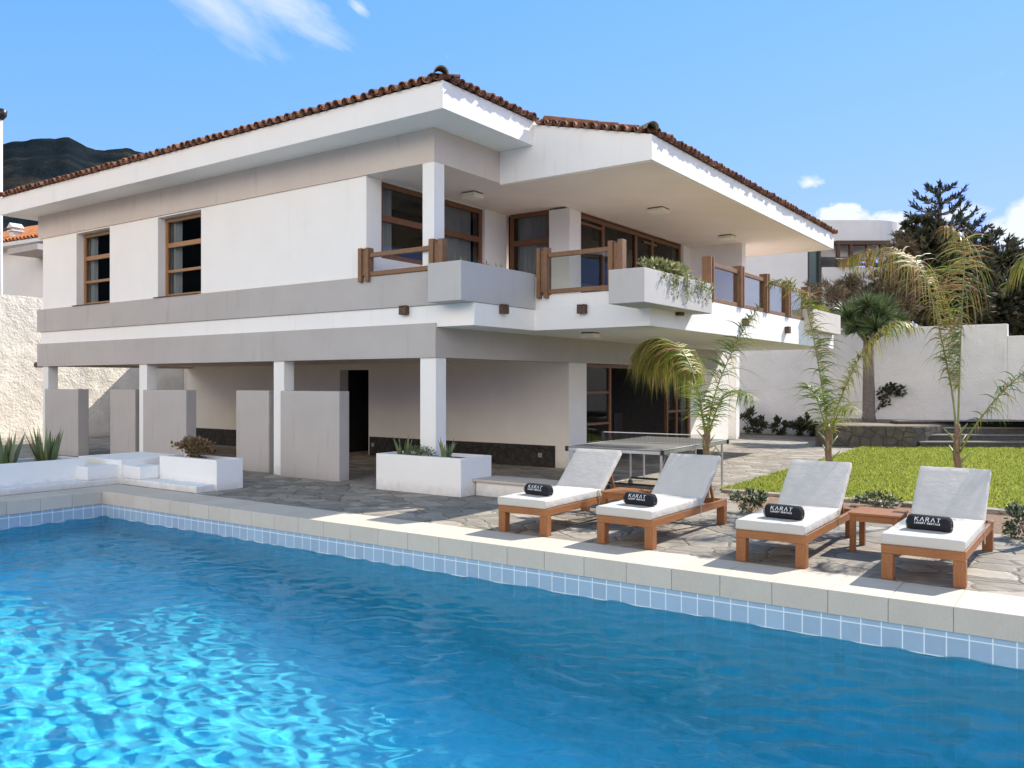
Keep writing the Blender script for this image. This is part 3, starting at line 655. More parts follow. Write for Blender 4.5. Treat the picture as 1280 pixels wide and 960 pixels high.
# --- wooden railings
def post_pair(name, mats, parent, ax, u0, u1, p0, p1, z0, z1, zin):
    """two planks with a block between them"""
    w = (u1 - u0) * .33; mb = MB()
    for a in (u0, u1 - w):
        zt_ = z1 + random.uniform(-.012, .012)
        if ax == 'x': mb.box(a, a + w, p0, p1, z0, zt_)
        else: mb.box(p0, p1, a, a + w, z0, zt_)
    if ax == 'x': mb.box(u0 + w + .001, u1 - w - .001, p0 + .03, p1 - .03, zin, z1 - .05)
    else: mb.box(p0 + .03, p1 - .05, u0 + w + .001, u1 - w - .001, zin, z1 - .05)
    return mb.build(name, mats, parent, bevel=.006)
def railing(ax, posts, pl, rails, glass_p=None):
    """posts [(u0,u1,z0)], pl (p0,p1), rails [(ua,ub)]"""
    r = bpy.data.objects.new('railing', None); COL.objects.link(r); r.parent = V_
    bx = (posts[0][0], pl[0], 3.2) if ax == 'x' else (pl[0], posts[0][0], 3.2); r.location = Vector(bx) - Vector(V_.location)
    for u0, u1, z0 in posts: post_pair('post', 'rail', r, ax, u0, u1, pl[0], pl[1], z0, 3.985, z0 + .1)
    c = (pl[0] + pl[1]) / 2
    for ua, ub, lo in rails:
        for z0, z1 in ((3.815, 3.89), (lo, lo + .075)):
            mb = MB()
            if ax == 'x': mb.box(ua, ub, c - .035, c + .035, z0, z1)
            else: mb.box(c - .035, c + .035, ua, ub, z0, z1)
            mb.build('rail', 'rail', r, bevel=.005)
        if glass_p:
            mb = MB()
            if ax == 'x': mb.box(ua + .01, ub - .01, c - .004, c + .004, lo + .07, 3.82)
            else: mb.box(c - .004, c + .004, ua + .01, ub - .01, lo + .07, 3.82)
            mb.build('glass_panel', 'rail_glass', r)
railing('x', [(-10.36, -10.12, 3.41), (-8.79, -8.5, 3.5)], (YF - .10, YF + .04), [(-10.12, -8.79, 3.5)])
railing('x', [(-7.88, -7.665, 3.13), (-6.51, -6.25, 3.19)], (11.93, 12.08), [(-7.665, -6.51, 3.2)], True)
pz = [(14.38, 14.57), (15.93, 16.12), (17.45, 17.64), (18.92, 19.11), (20.40, 20.59)]
railing('y', [(a, b, 3.18) for a, b in pz], (-5.93, -5.76), [(pz[i][1], pz[i + 1][0], 3.176) for i in range(4)], True)
# --- balcony planters (concrete boxes fixed to the slab)
def trough(name, mat, parent, x0, x1, y0, y1, z0, z1, t=.07, soil=.06, sm='soil'):
    mb = MB(); o = [(x0, y0), (x1, y0), (x1, y1), (x0, y1)]; i = [(x0 + t, y0 + t), (x1 - t, y0 + t), (x1 - t, y1 - t), (x0 + t, y1 - t)]
    vs_ = [(*p, z0) for p in o] + [(*p, z1) for p in o] + [(*p, z1) for p in i] + [(*p, z1 - soil) for p in i]
    fs = [(3, 2, 1, 0)] + [(k, (k + 1) % 4, 4 + (k + 1) % 4, 4 + k) for k in range(4)] + [(4 + k, 4 + (k + 1) % 4, 8 + (k + 1) % 4, 8 + k) for k in range(4)] + [(8 + k, 8 + (k + 1) % 4, 12 + (k + 1) % 4, 12 + k) for k in range(4)]
    r = mb.add(vs_, fs).build(name, mat, parent, bevel=.008)
    MB().add([(*p, z1 - soil) for p in i], [(0, 1, 2, 3)]).build('soil', sm, r)
    return r
trough('balcony_planter', 'planter_grey', V_, -8.59, -7.93, 9.96, 12.0, 2.952, 3.555)
trough('balcony_planter', 'planter_grey', V_, -6.02, -5.44, 11.06, 13.63, 2.872, 3.375)
trough('balcony_planter', 'pale_planter', V_, -6.1, -5.6, 20.25, 22.75, 2.952, 3.445)
# --- beam ends sticking out of the slab
for k, (px, py, pl, ax) in enumerate([(507.5, 388, YF, 'x'), (627, 386.5, -7.95, 'y'), (729.5, 386.5, 12.0, 'x'), (846.5, 389, -5.8, 'y'), (929, 403, -5.8, 'y'), (982, 412.5, -5.8, 'y')]):
    d = ray(px, py); P0 = CC + d * ((pl / d[1]) if ax == 'x' else (pl / d[0])); mb = MB(); h = .075
    if ax == 'x':
        mb.box(P0[0] - h, P0[0] + h, pl - .10, pl - .001, P0[2] - h, P0[2] + h * .6)
        for s in (-1, 1): mb.box(P0[0] + s * .045 - .03, P0[0] + s * .045 + .03, pl - .10, pl - .001, P0[2] + h * .6, P0[2] + h)
    else:
        mb.box(pl + .001, pl + .10, P0[1] - h, P0[1] + h, P0[2] - h, P0[2] + h * .6)
        for s in (-1, 1): mb.box(pl + .001, pl + .10, P0[1] + s * .045 - .03, P0[1] + s * .045 + .03, P0[2] + h * .6, P0[2] + h)
    mb.build('beam_end', 'knob', V_, bevel=.008)
# --- ceiling lamps
def ceil_lamp(px, py, z, w, h):
    d = ray(px, py); P0 = CC + d * ((z - CAMZ) / d[2])
    mb = MB(); mb.box(P0[0] - w * .9, P0[0] + w * .9, P0[1] - w * .9, P0[1] + w * .9, z - .02, z - .001); l = mb.build('ceiling_lamp', 'knob', V_)
    mb = MB(); mb.box(P0[0] - w, P0[0] + w, P0[1] - w, P0[1] + w, z - h, z - .021); mb.build('lamp_shade', 'lamp', l, bevel=.008)
ceil_lamp(591, 241, 5.235, .15, .11); ceil_lamp(823, 260.5, 5.184, .17, .085); ceil_lamp(909, 294.5, 5.184, .17, .085); ceil_lamp(738, 415.5, 2.595, .13, .10)
# wall sockets in the plinth
for px, py in ((675, 569), (466, 556)):
    P0 = at(px, py, YG - .05); mb = MB(); mb.box(P0[0] - .045, P0[0] + .045, YG - .06, YG - .036, P0[2] - .045, P0[2] + .045); mb.build('socket', 'socket', V_, bevel=.006)
# --- roof
RX0, RX1, RY0, RY1, RX2, RY2 = -22.0, -8.045, 9.665, 22.9, -5.81, 12.08
S_ = .265; EZ1, EZ2 = 6.20, 5.60
mb = MB(); mb.box(RX0, RX1, RY0, RY1, 5.78, EZ1); mb.build('roof_fascia', 'white', V_, bevel=.006)
mb = MB(); mb.prism([(XC - .029, 5.20), (RX2, 5.20), (RX2, EZ2), (RX1 + .002, 6.14), (RX1 + .002, 5.779), (XC - .029, 5.779)], 'y', RY2, RY1)
mb.build('roof_fascia', 'white', V_, bevel=.006)
mb = MB(); mb.box(XC - .02, RX2 - .03, RY2 + .03, RY1 - .03, 5.185, 5.199); mb.build('soffit', 'soffit', V_)
rt = MB()
def barrel(mb, p, along, upv, L, r, taper, concave=False, n=7, th=.016):
    """one curved clay tile: p = middle of its lower end"""
    al_ = Vector(along).normalized(); u_ = Vector(upv).normalized(); nn = al_.cross(u_) ; nn = nn if nn.z > 0 else -nn
    vs_ = []; sg = -1 if concave else 1
    for e, rr in ((0, r), (1, r * taper)):
        for q in (0, th):
            for k in range(n + 1):
                a = math.pi * k / n; c_, s_ = math.cos(a) * (rr - q), math.sin(a) * (rr - q)
                vs_.append(Vector(p) + u_ * (L * e) + al_ * c_ + nn * (s_ * sg))
    m_ = n + 1; fs = []
    for k in range(n):
        fs += [(k, k + 1, 2 * m_ + k + 1, 2 * m_ + k), (m_ + k + 1, m_ + k, 3 * m_ + k, 3 * m_ + k + 1), (k + 1, k, m_ + k, m_ + k + 1), (2 * m_ + k, 2 * m_ + k + 1, 3 * m_ + k + 1, 3 * m_ + k)]
    fs += [(0, 2 * m_, 3 * m_, m_), (n, m_ + n, 3 * m_ + n, 2 * m_ + n)]
    mb.add(vs_, fs)
def tile_run(mb, o, along, upv, count, pitch, lengths, z=.03, r=.082):
    al_ = Vector(along).normalized(); u_ = Vector(upv).normalized()
    for k in range(count):
        Lk = lengths(k * pitch)
        b = Vector(o) + al_ * (pitch * (k + .5))
        bj = b + u_ * random.uniform(-.03, .025) + Vector((0, 0, random.uniform(-.006, .012))) + al_ * random.uniform(-.012, .012)
        barrel(mb, b + al_ * (pitch / 2) + u_ * random.uniform(-.02, .02) + Vector((0, 0, .085)), al_, u_, .5, r * .95, .92, True)
        d = 0
        for c in range(3):
            if d > Lk: break
            barrel(mb, bj + u_ * d + Vector((0, 0, .035 + .012 * c)), al_, u_, .46, r * random.uniform(.96, 1.08), .84); d += .38
        if Lk > d + .2: barrel(mb, bj + u_ * d + Vector((0, 0, .06)), al_, u_, Lk - d, r, 1.0)
tile_run(rt, (RX0, RY0 - .075, EZ1 - .02), (1, 0, 0), (0, 1, S_), 69, .2015, lambda s: max(.1, min(6.6, s + .3, (RX1 - RX0) - s)))
tile_run(rt, (RX1 + .075, RY0 + .05, EZ1 - .02), (0, 1, 0), (-1, 0, S_), 12, .198, lambda s: s + .2)
tile_run(rt, (RX2 + .075, RY2 + .03, EZ2 - .02), (0, 1, 0), (-1, 0, S_), 55, .197, lambda s: min(2.15 + 6.6, s + 2.2, 10.8 - s + 2.2))
n = 12
for k in range(n - 1):
    t_ = (k + .6) / n; b = Vector((RX2 + (RX1 - RX2) * t_, RY2 - .06 + random.uniform(-.03, .02), EZ2 + .015 + (6.14 - EZ2) * t_))
    al_ = Vector((RX1 - RX2, 0, 6.14 - EZ2)).normalized()
    barrel(rt, b, al_, (0, 1, .04), .42, .085, .9); barrel(rt, b + al_ * .1 + Vector((0, 0, .06)), al_, (0, 1, .04), .42, .08, .9, True)
rt.build('tile_roof', 'roof_tile', V_)
mb = MB(); h0 = 16.28; zr = EZ1 + S_ * (h0 - RY0)
mb.add([(RX0, RY0, EZ1 + .002), (RX1, RY0, EZ1 + .002), (RX1, RY1, EZ1 + .002), (RX0, RY1, EZ1 + .002), (RX0 + 6.6, h0, zr), (RX1 - 6.6, h0, zr)], [(0, 1, 5, 4), (1, 2, 5), (2, 3, 4, 5), (3, 0, 4)])
mb.build('roof_deck', 'roof_tile', V_)
mb = MB(); barrel(mb, (RX1 + .05, RY0 - .09, EZ1 + .06), (1, 1, 0), (-1, 1, S_ * 1.2), .45, .115, .85); mb.build('ridge_cap', 'ridge_tile', V_)
mb = MB(); barrel(mb, (RX2 + .06, RY2 - .09, EZ2 + .06), (1, 1, 0), (-1, 1, S_), .45, .11, .85)
mb.build('ridge_cap', 'ridge_tile', V_, smooth=False)

# ================================================================== GARDEN STRUCTURES
def screen(x0, x1, y0, y1, label):
    mb = MB(); mb.box(x0, x1, y0, y1, -.02, 1.56); return tag(mb.build('screen_wall', 'grey', loc=((x0 + x1) / 2, y0, 0), bevel=.012), label, 'screen wall', 'screen walls along the porch')
screen(-21.06, -19.52, 10.27, 10.53, 'leftmost grey screen wall, at the far left end of the porch')
screen(-18.77, -17.74, 10.62, 10.86, 'narrow grey screen wall just left of the second porch column from the left')
screen(-16.83, -15.287, 10.25, 10.49, 'grey screen wall right behind the white corner platform of the pool')
screen(-14.01, -13.02, 10.5, 10.74, 'grey screen wall just left of the third porch column, behind the red brown bush')
screen(-12.39, -10.848, 10.25, 10.49, 'grey screen wall just left of the dark doorway, rightmost of its row')
# tiered white plaster seats at the pool corner
tp = thing('corner_platform', 'white plastered tiers and platform wrapped round the far left pool corner', 'platform', (-13.65, 7.9, 0))
mb = MB(); mb.prism([(-13.65, 3.0), (-13.65, 7.9), (-11.52, 7.9), (-11.52, 8.33), (-14.2, 8.33), (-14.2, 3.0)], 'z', -.02, .10); mb.build('lower_tier', 'white_clean', tp, bevel=.012)
mb = MB(); mb.box(-14.08, -13.653, 7.34, 8.32, .101, .325); mb.build('seat_block', 'white_clean', tp, bevel=.012)
mb = MB(); mb.box(-13.652, -13.06, 7.903, 8.32, .101, .315); mb.build('seat_block', 'white_clean', tp, bevel=.012)
mb = MB(); mb.box(-14.95, -13.56, 7.87, 9.08, -.02, .405); mb.build('platform_top', 'white_clean', tp, bevel=.012)
def planter(label, x0, x1, y0, y1, z1, mat='white_clean', t=.08, soil=.05):
    p = thing('planter', label, 'planter', ((x0 + x1) / 2, y0, 0), 'white masonry planters')
    trough('trough', mat, p, x0, x1, y0, y1, -.02, z1, t, soil); return p
planter('long low white planter at the left edge with two snake plants', -14.75, -14.0, 3.0, 7.49, .445)
planter('white planter beside the pool steps holding a red brown bush', -13.04, -11.48, 8.24, 8.74, .482)
planter('white planter built round the foot of the corner column', -9.60, -7.86, 9.87, 10.64, .573)
mb = MB(); mb.box(-7.83, -5.9, 10.2, 10.72, -.02, .21); bn = thing('bench', 'low white masonry bench with a tan top beside the column planter', 'bench', (-6.9, 10.2, 0))
mb.build('base', 'white_clean', bn, bevel=.01); mb = MB(); mb.box(-7.85, -5.88, 10.14, 10.74, .212, .25); mb.build('bench_top', 'coping', bn, bevel=.006)

# ================================================================== FURNITURE
LX = [(-5.385, 7.87), (-4.10, 7.87), (-2.572, 7.87), (-1.272, 7.87)]
def make_lounger():
    r = thing('sun_lounger', '', 'sun lounger', (0, 0, 0), 'sun loungers along the pool edge'); w = .328; L = 1.99
    for sx in (-1, 1):
        for y0, y1 in ((0, .095), (L - .1, L - .005)):
            mb = MB(); mb.box(sx * w - (0 if sx < 0 else .095), sx * w + (.095 if sx < 0 else 0), y0, y1, 0, .224); mb.build('leg', 'teak_z', r, bevel=.005)
        mb = MB(); a = sx * w; mb.box(min(a, a - sx * .04), max(a, a - sx * .04), .042, L, .225, .305); mb.build('side_rail', 'teak_y', r, bevel=.004)
    mb = MB(); mb.box(-w, w, -.002, .04, .225, .306); mb.build('end_rail', 'teak_x', r, bevel=.004)
    mb = MB(); mb.box(-w + .041, w - .041, L - .04, L - .002, .227, .303); mb.build('end_rail', 'teak_x', r, bevel=.004)
    mb = MB()
    for k in range(12): mb.box(-w + .042, w - .042, .06 + k * .1, .06 + k * .1 + .075, .262, .28)
    mb.build('slats', 'teak_x', r)
    bh = 1.30; ang = rad(40); ca, sa = math.cos(ang), math.sin(ang)
    mb = MB()
    for sx in (-1, 1):
        x = sx * (w - .075); mb.beam((x, bh - .02, .275), (x, bh + ca * .70, .275 + sa * .70), .035, .03, (0, -sa, ca))
    for k in range(7):
        q = .06 + k * .095; mb.beam((-w + .09, bh + ca * q, .292 + sa * q), (w - .09, bh + ca * q, .292 + sa * q), .07, .014, (0, -sa, ca))
    for sx in (-1, 1): mb.beam((sx * (w - .11), bh + ca * .5, .27 + sa * .5), (sx * (w - .11), bh + .55, .25), .03, .03, (1, 0, 0))
    mb.build('backrest_frame', 'teak_y', r)
    # mattress: seat and back cushions with rounded edges and a slightly uneven top
    def pad(name, l, thick, mat4, seed):
        g = random.Random(seed); nx_, ny_ = 9, max(8, int(l / .08)); hw = w - .002
        bm_v = []; top = []; 
        V0 = []; F0 = []
        def put(u, v_, zt): return mat4 @ Vector((u, v_, zt))
        import itertools
        def ed(a, n_): return math.sin(math.pi * min(1, max(0, a)))
        for j_ in range(ny_ + 1):
            for i_ in range(nx_ + 1):
                u = -hw + 2 * hw * i_ / nx_; v_ = l * j_ / ny_
                sag = .010 * math.sin(math.pi * i_ / nx_) * math.sin(math.pi * j_ / ny_) + g.uniform(-.0025, .0025)
                V0.append(put(u, v_, thick + sag))
        o_ = len(V0)
        for j_ in range(ny_ + 1):
            for i_ in range(nx_ + 1): V0.append(put(-hw + 2 * hw * i_ / nx_, l * j_ / ny_, 0))
        I_ = lambda a, b, t_: t_ * o_ + b * (nx_ + 1) + a
        for j_ in range(ny_):
            for i_ in range(nx_):
                F0.append((I_(i_, j_, 0), I_(i_ + 1, j_, 0), I_(i_ + 1, j_ + 1, 0), I_(i_, j_ + 1, 0))); F0.append((I_(i_, j_, 1), I_(i_, j_ + 1, 1), I_(i_ + 1, j_ + 1, 1), I_(i_ + 1, j_, 1)))
        for i_ in range(nx_):
            F0.append((I_(i_, 0, 1), I_(i_ + 1, 0, 1), I_(i_ + 1, 0, 0), I_(i_, 0, 0))); F0.append((I_(i_, ny_, 0), I_(i_ + 1, ny_, 0), I_(i_ + 1, ny_, 1), I_(i_, ny_, 1)))
        for j_ in range(ny_):
            F0.append((I_(0, j_, 0), I_(0, j_ + 1, 0), I_(0, j_ + 1, 1), I_(0, j_, 1))); F0.append((I_(nx_, j_, 1), I_(nx_, j_ + 1, 1), I_(nx_, j_ + 1, 0), I_(nx_, j_, 0)))
        mb_ = MB(); mb_.add(V0, F0); o2 = mb_.build(name, 'cushion', r, smooth=True, bevel=.016)
        o2.modifiers['bevel'].segments = 3; o2.modifiers['bevel'].angle_limit = rad(50)
        return o2
    pad('seat_cushion', bh + .015, .092, Matrix.Translation((0, -.03, .307)), 1)
    pad('back_cushion', .73, .075, Matrix.Translation((0, bh - .025, .318)) @ Matrix.Rotation(ang, 4, 'X'), 2)
    # strap and tie under the hinge
    for sx in (-1, 1):
        mb = MB(); mb.tube([(sx * (w + .004), bh - .12, .40), (sx * (w + .012), bh - .115, .33), (sx * (w + .005), bh - .1, .25), (sx * (w + .010), bh - .13, .19)], .005, 5); mb.build('strap', 'cushion', r)
    return r
lo = make_lounger()
lab = ['wooden sun lounger with white cushion nearest the white bench, leftmost of the four',
       'wooden sun lounger with white cushion in front of the table tennis legs, second from left',
       'wooden sun lounger with white cushion, third from left, just left of the slatted side table',
       'wooden sun lounger with white cushion at the right edge, right of the slatted side table']
for i, (x, y) in enumerate(LX):
    o = lo if i == 0 else copy_tree(lo); o['label'] = lab[i]; o.location = (x, y, 0); o.rotation_euler = (0, 0, rad((.6, -.9, .5, -.4)[i]))
# towels with the printed name
GL = {'K': [[(0, 0), (0, 1)], [(.7, 1), (.02, .45)], [(.22, .62), (.72, 0)]], 'A': [[(0, 0), (.4, 1)], [(.4, 1), (.8, 0)]], 'R': [[(0, 0), (0, 1)], [(0, 1), (.45, 1)], [(.45, 1), (.62, .86)], [(.62, .86), (.62, .66)], [(.62, .66), (.45, .5)], [(.45, .5), (0, .5)], [(.32, .5), (.68, 0)]],
      'T': [[(0, 1), (.72, 1)], [(.36, 1), (.36, 0)]], 'L': [[(0, 1), (0, 0)], [(0, 0), (.5, 0)]], 'U': [[(0, 1), (0, .2)], [(0, .2), (.18, 0)], [(.18, 0), (.45, 0)], [(.45, 0), (.63, .2)], [(.63, .2), (.63, 1)]], 'X': [[(0, 0), (.65, 1)], [(0, 1), (.65, 0)]],
      'Y': [[(0, 1), (.33, .5)], [(.66, 1), (.33, .5)], [(.33, .5), (.33, 0)]], 'E': [[(0, 0), (0, 1)], [(0, 1), (.52, 1)], [(0, .5), (.45, .5)], [(0, 0), (.52, 0)]], 'N': [[(0, 0), (0, 1)], [(0, 1), (.62, 0)], [(.62, 0), (.62, 1)]],
      'S': [[(.55, .85), (.4, 1)], [(.4, 1), (.15, 1)], [(.15, 1), (0, .78)], [(0, .78), (.1, .56)], [(.1, .56), (.45, .46)], [(.45, .46), (.56, .24)], [(.56, .24), (.4, 0)], [(.4, 0), (.12, 0)], [(.12, 0), (0, .15)]], ' ': []}
ADV = {'K': .72, 'A': .8, 'R': .68, 'T': .72, 'L': .5, 'U': .63, 'X': .65, 'Y': .66, 'E': .52, 'N': .62, 'S': .56, ' ': .4}
def text_on_roll(mb, txt, h, width, ang0, rr, stroke):
    gap = .0; tot = sum(ADV[c] for c in txt); gap = (width / h - tot) / (len(txt) - 1) if len(txt) > 1 else 0
    x = -width / 2
    def mp(u, v_): a = ang0 + v_ / rr; return Vector((u, -math.cos(a) * rr, math.sin(a) * rr))
    for c in txt:
        for (x0, y0), (x1, y1) in GL[c]:
            p = np.array([x + x0 * h, (y0 - .5) * h]); q = np.array([x + x1 * h, (y1 - .5) * h]); d = q - p; l = np.hypot(*d); d = d / l; nn = np.array([-d[1], d[0]]) * stroke / 2; p = p - d * stroke * .35; q = q + d * stroke * .35
            m_ = 4; vs_ = []
            for k in range(m_ + 1):
                s_ = p + (q - p) * k / m_; a, b = s_ - nn, s_ + nn; vs_ += [mp(*a), mp(*b)]
            mb.add(vs_, [(2 * k, 2 * k + 2, 2 * k + 3, 2 * k + 1) for k in range(m_)])
        x += (ADV[c] + gap) * h
def make_towel():
    t = thing('rolled_towel', '', 'towel', (0, 0, 0), 'rolled black towels on the loungers'); r0 = .073; l = .345
    n = 28; prof = [(-l / 2 - .004, 0), (-l / 2 - .008, .025), (-l / 2 - .002, .055), (-l / 2 + .006, r0 - .008), (-l / 2 + .018, r0 - .001), (-l / 4, r0), (0, r0), (l / 4, r0), (l / 2 - .018, r0 - .001), (l / 2 - .006, r0 - .008), (l / 2 + .002, .055), (l / 2 + .008, .025), (l / 2 + .004, 0)]
    vs_ = []; fs = []
    for x, r in prof:
        for k in range(n):
            a = 2 * math.pi * k / n; q = r * (1 + .012 * math.sin(3 * a + x * 9)); z = math.sin(a) * q; z = max(z, -r0 * .80); vs_.append((x, -math.cos(a) * q, z))
    for i in range(len(prof) - 1):
        for k in range(n): fs.append((i * n + k, i * n + (k + 1) % n, (i + 1) * n + (k + 1) % n, (i + 1) * n + k))
    mb = MB(); mb.add(vs_, fs); roll = mb.build('towel_roll', 'towel', t, smooth=True)
    for sx in (-1, 1):      # spiral edge of the roll at both ends
        mb = MB(); sp = [(sx * (l / 2 + .006), -math.cos(a) * (.012 + .0062 * a * .62), math.sin(a) * (.012 + .0062 * a * .62)) for a in np.linspace(0, 13, 40)]; mb.tube(sp, .0035, 5); mb.build('rolled_edge', 'black_plastic', t)
    mb = MB(); text_on_roll(mb, 'KARAT', .036, .205, rad(33), r0 * 1.016 + .0012, .0062); text_on_roll(mb, 'LUXURY RENTALS', .0135, .205, rad(33) - .036 / r0 * .95, r0 * 1.016 + .0012, .0036); mb.build('printed_name', 'print', t)
    return t
to = make_towel()
tl = ['rolled black towel on the leftmost lounger, beside the white bench', 'rolled black towel on the second lounger from left', 'rolled black towel on the lounger left of the slatted side table', 'rolled black towel on the rightmost lounger']
for i, (px, py, rz) in enumerate([(669, 619.5, -9), (796.5, 632, -7), (977, 649, -5), (1160, 664, -6)]):
    o = to if i == 0 else copy_tree(to); d = ray(px, py); P0 = CC + d * ((.405 - CAMZ) / d[2]); o.location = (P0[0], P0[1] + .075, .405 + .073 * .80); o.rotation_euler = (0, 0, rad(rz)); o['label'] = tl[i]
def make_side():
    r = thing('side_table', '', 'side table', (0, 0, 0), 'small wooden side tables between loungers'); s = .46
    for x in (0, s - .055):
        for y in (0, s - .055): mb = MB(); mb.box(x, x + .055, y, y + .055, 0, .372); mb.build('leg', 'teak_z', r, bevel=.004)
    mb = MB()
    for y in (.005, s - .035): mb.box(.056, s - .056, y, y + .03, .31, .372)
    for x in (.005, s - .035): mb.box(x, x + .03, .056, s - .056, .31, .372)
    mb.build('apron', 'teak_x', r)
    mb = MB()
    for k in range(6): mb.box(-.01, s + .01, -.01 + k * .081, -.01 + k * .081 + .072, .374, .398)
    mb.build('slat_top', 'teak_x', r, bevel=.003); return r
sd = make_side(); sd.location = (-2.118, 8.95, 0); sd['label'] = 'small slatted wooden side table between the two right loungers'
s2 = copy_tree(sd); s2.location = (-4.98, 8.98, 0); s2['label'] = 'small wooden side table half hidden between the two left loungers'
# table tennis table
TT = thing('tennis_table', 'grey table tennis table with black net on steel legs behind the left loungers', 'ping pong table', (-5.87, 12.2, 0), rz=rad(2))
def ttpart(name, mb, mat, bevel=0):
    me = bpy.data.meshes.new(name); me.from_pydata([tuple(p) for p in mb.v], [], mb.f); me.update(); return finish(name, me, mat, TT, False, bevel)
hw, hl, tz = .7625, 1.37, .76
for s in (-1, 1):
    y0, y1 = (s * hl, s * .004) if s < 0 else (s * .004, s * hl)
    mb = MB(); mb.box(-hw, hw, y0, y1, tz - .02, tz); ttpart('table_top', mb, 'table_top')
    mb = MB()
    for x in (-hw, hw - .02): mb.box(x, x + .02, y0, y1, tz + .001, tz + .003)
    ye = y0 if s < 0 else y1; mb.box(-hw + .021, hw - .021, min(ye, ye - s * .02), max(ye, ye - s * .02), tz + .001, tz + .003); ttpart('edge_line', mb, 'line')
    mb = MB()
    for x in (-hw, hw - .03): mb.box(x, x + .03, y0, y1, tz - .065, tz - .021)
    mb.box(-hw + .031, hw - .031, min(ye, ye - s * .03), max(ye, ye - s * .03), tz - .065, tz - .021); ttpart('steel_frame', mb, 'steel', .003)
    for x in (-1, 1):
        mb = MB(); mb.box(x * hw - .022, x * hw + .022, ye - .022, ye + .022, tz - .07, tz + .004); ttpart('corner_guard', mb, 'black_plastic', .006)
        mb = MB(); mb.tube([(x * (hw - .06), s * (hl - .10), tz - .07), (x * (hw - .06), s * (hl - .10), .012)], .019, 10); ttpart('leg', mb, 'steel')
        mb = MB(); mb.tube([(x * (hw - .20), s * .42, tz - .07), (x * (hw - .20), s * .42, .09)], .019, 10); ttpart('leg', mb, 'steel')
        mb = MB(); mb.tube([(x * (hw - .06), s * (hl - .10), .50), (x * (hw - .10), s * (hl - .36), tz - .08), (x * (hw - .2), s * .42, .58)], .010, 8); ttpart('brace', mb, 'steel')
        mb = MB(); mb.tube([(x * (hw - .20) - .018, s * .42, .055), (x * (hw - .20) + .018, s * .42, .055)], .055, 16); ttpart('wheel', mb, 'black_plastic')
    mb = MB(); mb.box(-hw + .2, hw - .2, s * .42 - .015, s * .42 + .015, .12, .15); ttpart('cross_bar', mb, 'black_plastic')
mb = MB(); mb.box(-hw - .1, hw + .1, -.004, .004, tz + .14, tz + .1525); ttpart('net_band', mb, 'line')
mb = MB()
for k in range(72):
    x = -hw - .09 + k * .0235; mb.box(x, x + .0035, -.0015, .0015, tz + .012, tz + .139)
for k in range(9): mb.box(-hw - .09, hw + .09, -.001, .001, tz + .014 + k * .014, tz + .017 + k * .014)
ttpart('net', mb, 'black_plastic')
for x in (-1, 1):
    mb = MB(); mb.box(x * (hw + .1) - .02, x * (hw + .1) + .02, -.025, .025, tz - .05, tz + .16); mb.box(x * (hw + .05) - .06, x * (hw + .05) + .06, -.03, .03, tz - .16, tz - .066); ttpart('net_post', mb, 'black_plastic', .006)

# dining furniture seen through the open terrace door
dt = thing('dining_table', 'dark dining table inside the ground floor room, seen through the doorway', 'table', (-10.9, 17.6, 0))
mb = MB(); mb.box(-11.5, -10.3, 16.9, 18.4, .70, .74); mb.build('table_top', 'chair_dark', dt, bevel=.006)
for x in (-11.42, -10.44):
    for y in (16.98, 18.26): mb = MB(); mb.box(x, x + .06, y, y + .06, 0, .699); mb.build('leg', 'chair_dark', dt)
ch = thing('dining_chair', 'dark high backed chair beside the dining table inside the room', 'chair', (-9.95, 18.4, 0))
mb = MB(); mb.box(-10.15, -9.75, 18.2, 18.62, .43, .47); mb.build('seat', 'chair_dark', ch, bevel=.006)
mb = MB(); mb.box(-9.79, -9.75, 18.2, 18.62, .475, .98); mb.build('backrest', 'chair_dark', ch, bevel=.006)
for x in (-10.15, -9.79):
    for y in (18.2, 18.58): mb = MB(); mb.box(x, x + .04, y, y + .04, 0, .429); mb.build('leg', 'chair_dark', ch)

# ================================================================== PLANTS
def spline(P, n):
    P = np.array(P, float); m = len(P); Q = np.vstack([2 * P[0] - P[1], P, 2 * P[-1] - P[-2]]); out = []
    for t in np.linspace(0, m - 1 - 1e-6, n):
        i = int(t); u = t - i; a, b, c, d = Q[i:i + 4]
        out.append(.5 * ((2 * b) + (-a + c) * u + (2 * a - 5 * b + 4 * c - d) * u * u + (-a + 3 * b - 3 * c + d) * u ** 3))
    return np.array(out)
def ribbons(P, D, Wd, L, droop, segs=4, nrm=None):
    """curved strips: (n,3) starts, directions, widths, lengths, droop -> verts, faces"""
    n = len(P); D = unit(D); pos = P.copy(); dd = D.copy(); rows = []
    S = unit(np.cross(D, nrm if nrm is not None else RNG.normal(size=(n, 3))))
    for k in range(segs + 1):
        t = k / segs; w = Wd * (1 - t ** 1.6) * (.55 + .9 * min(t * 3, .5)) + .0008
        rows += [pos - S * w[:, None] / 2, pos + S * w[:, None] / 2]
        dd = unit(dd + np.array([0, 0, -1.0]) * (droop / segs)[:, None]); pos = pos + dd * (L / segs)[:, None]
    V = np.stack(rows, 1); m = 2 * (segs + 1)
    base = (np.arange(n) * m)[:, None, None]; f = np.array([[2 * k, 2 * k + 1, 2 * k + 3, 2 * k + 2] for k in range(segs)])[None]
    return V.reshape(-1, 3), (base + f).reshape(-1, 4)
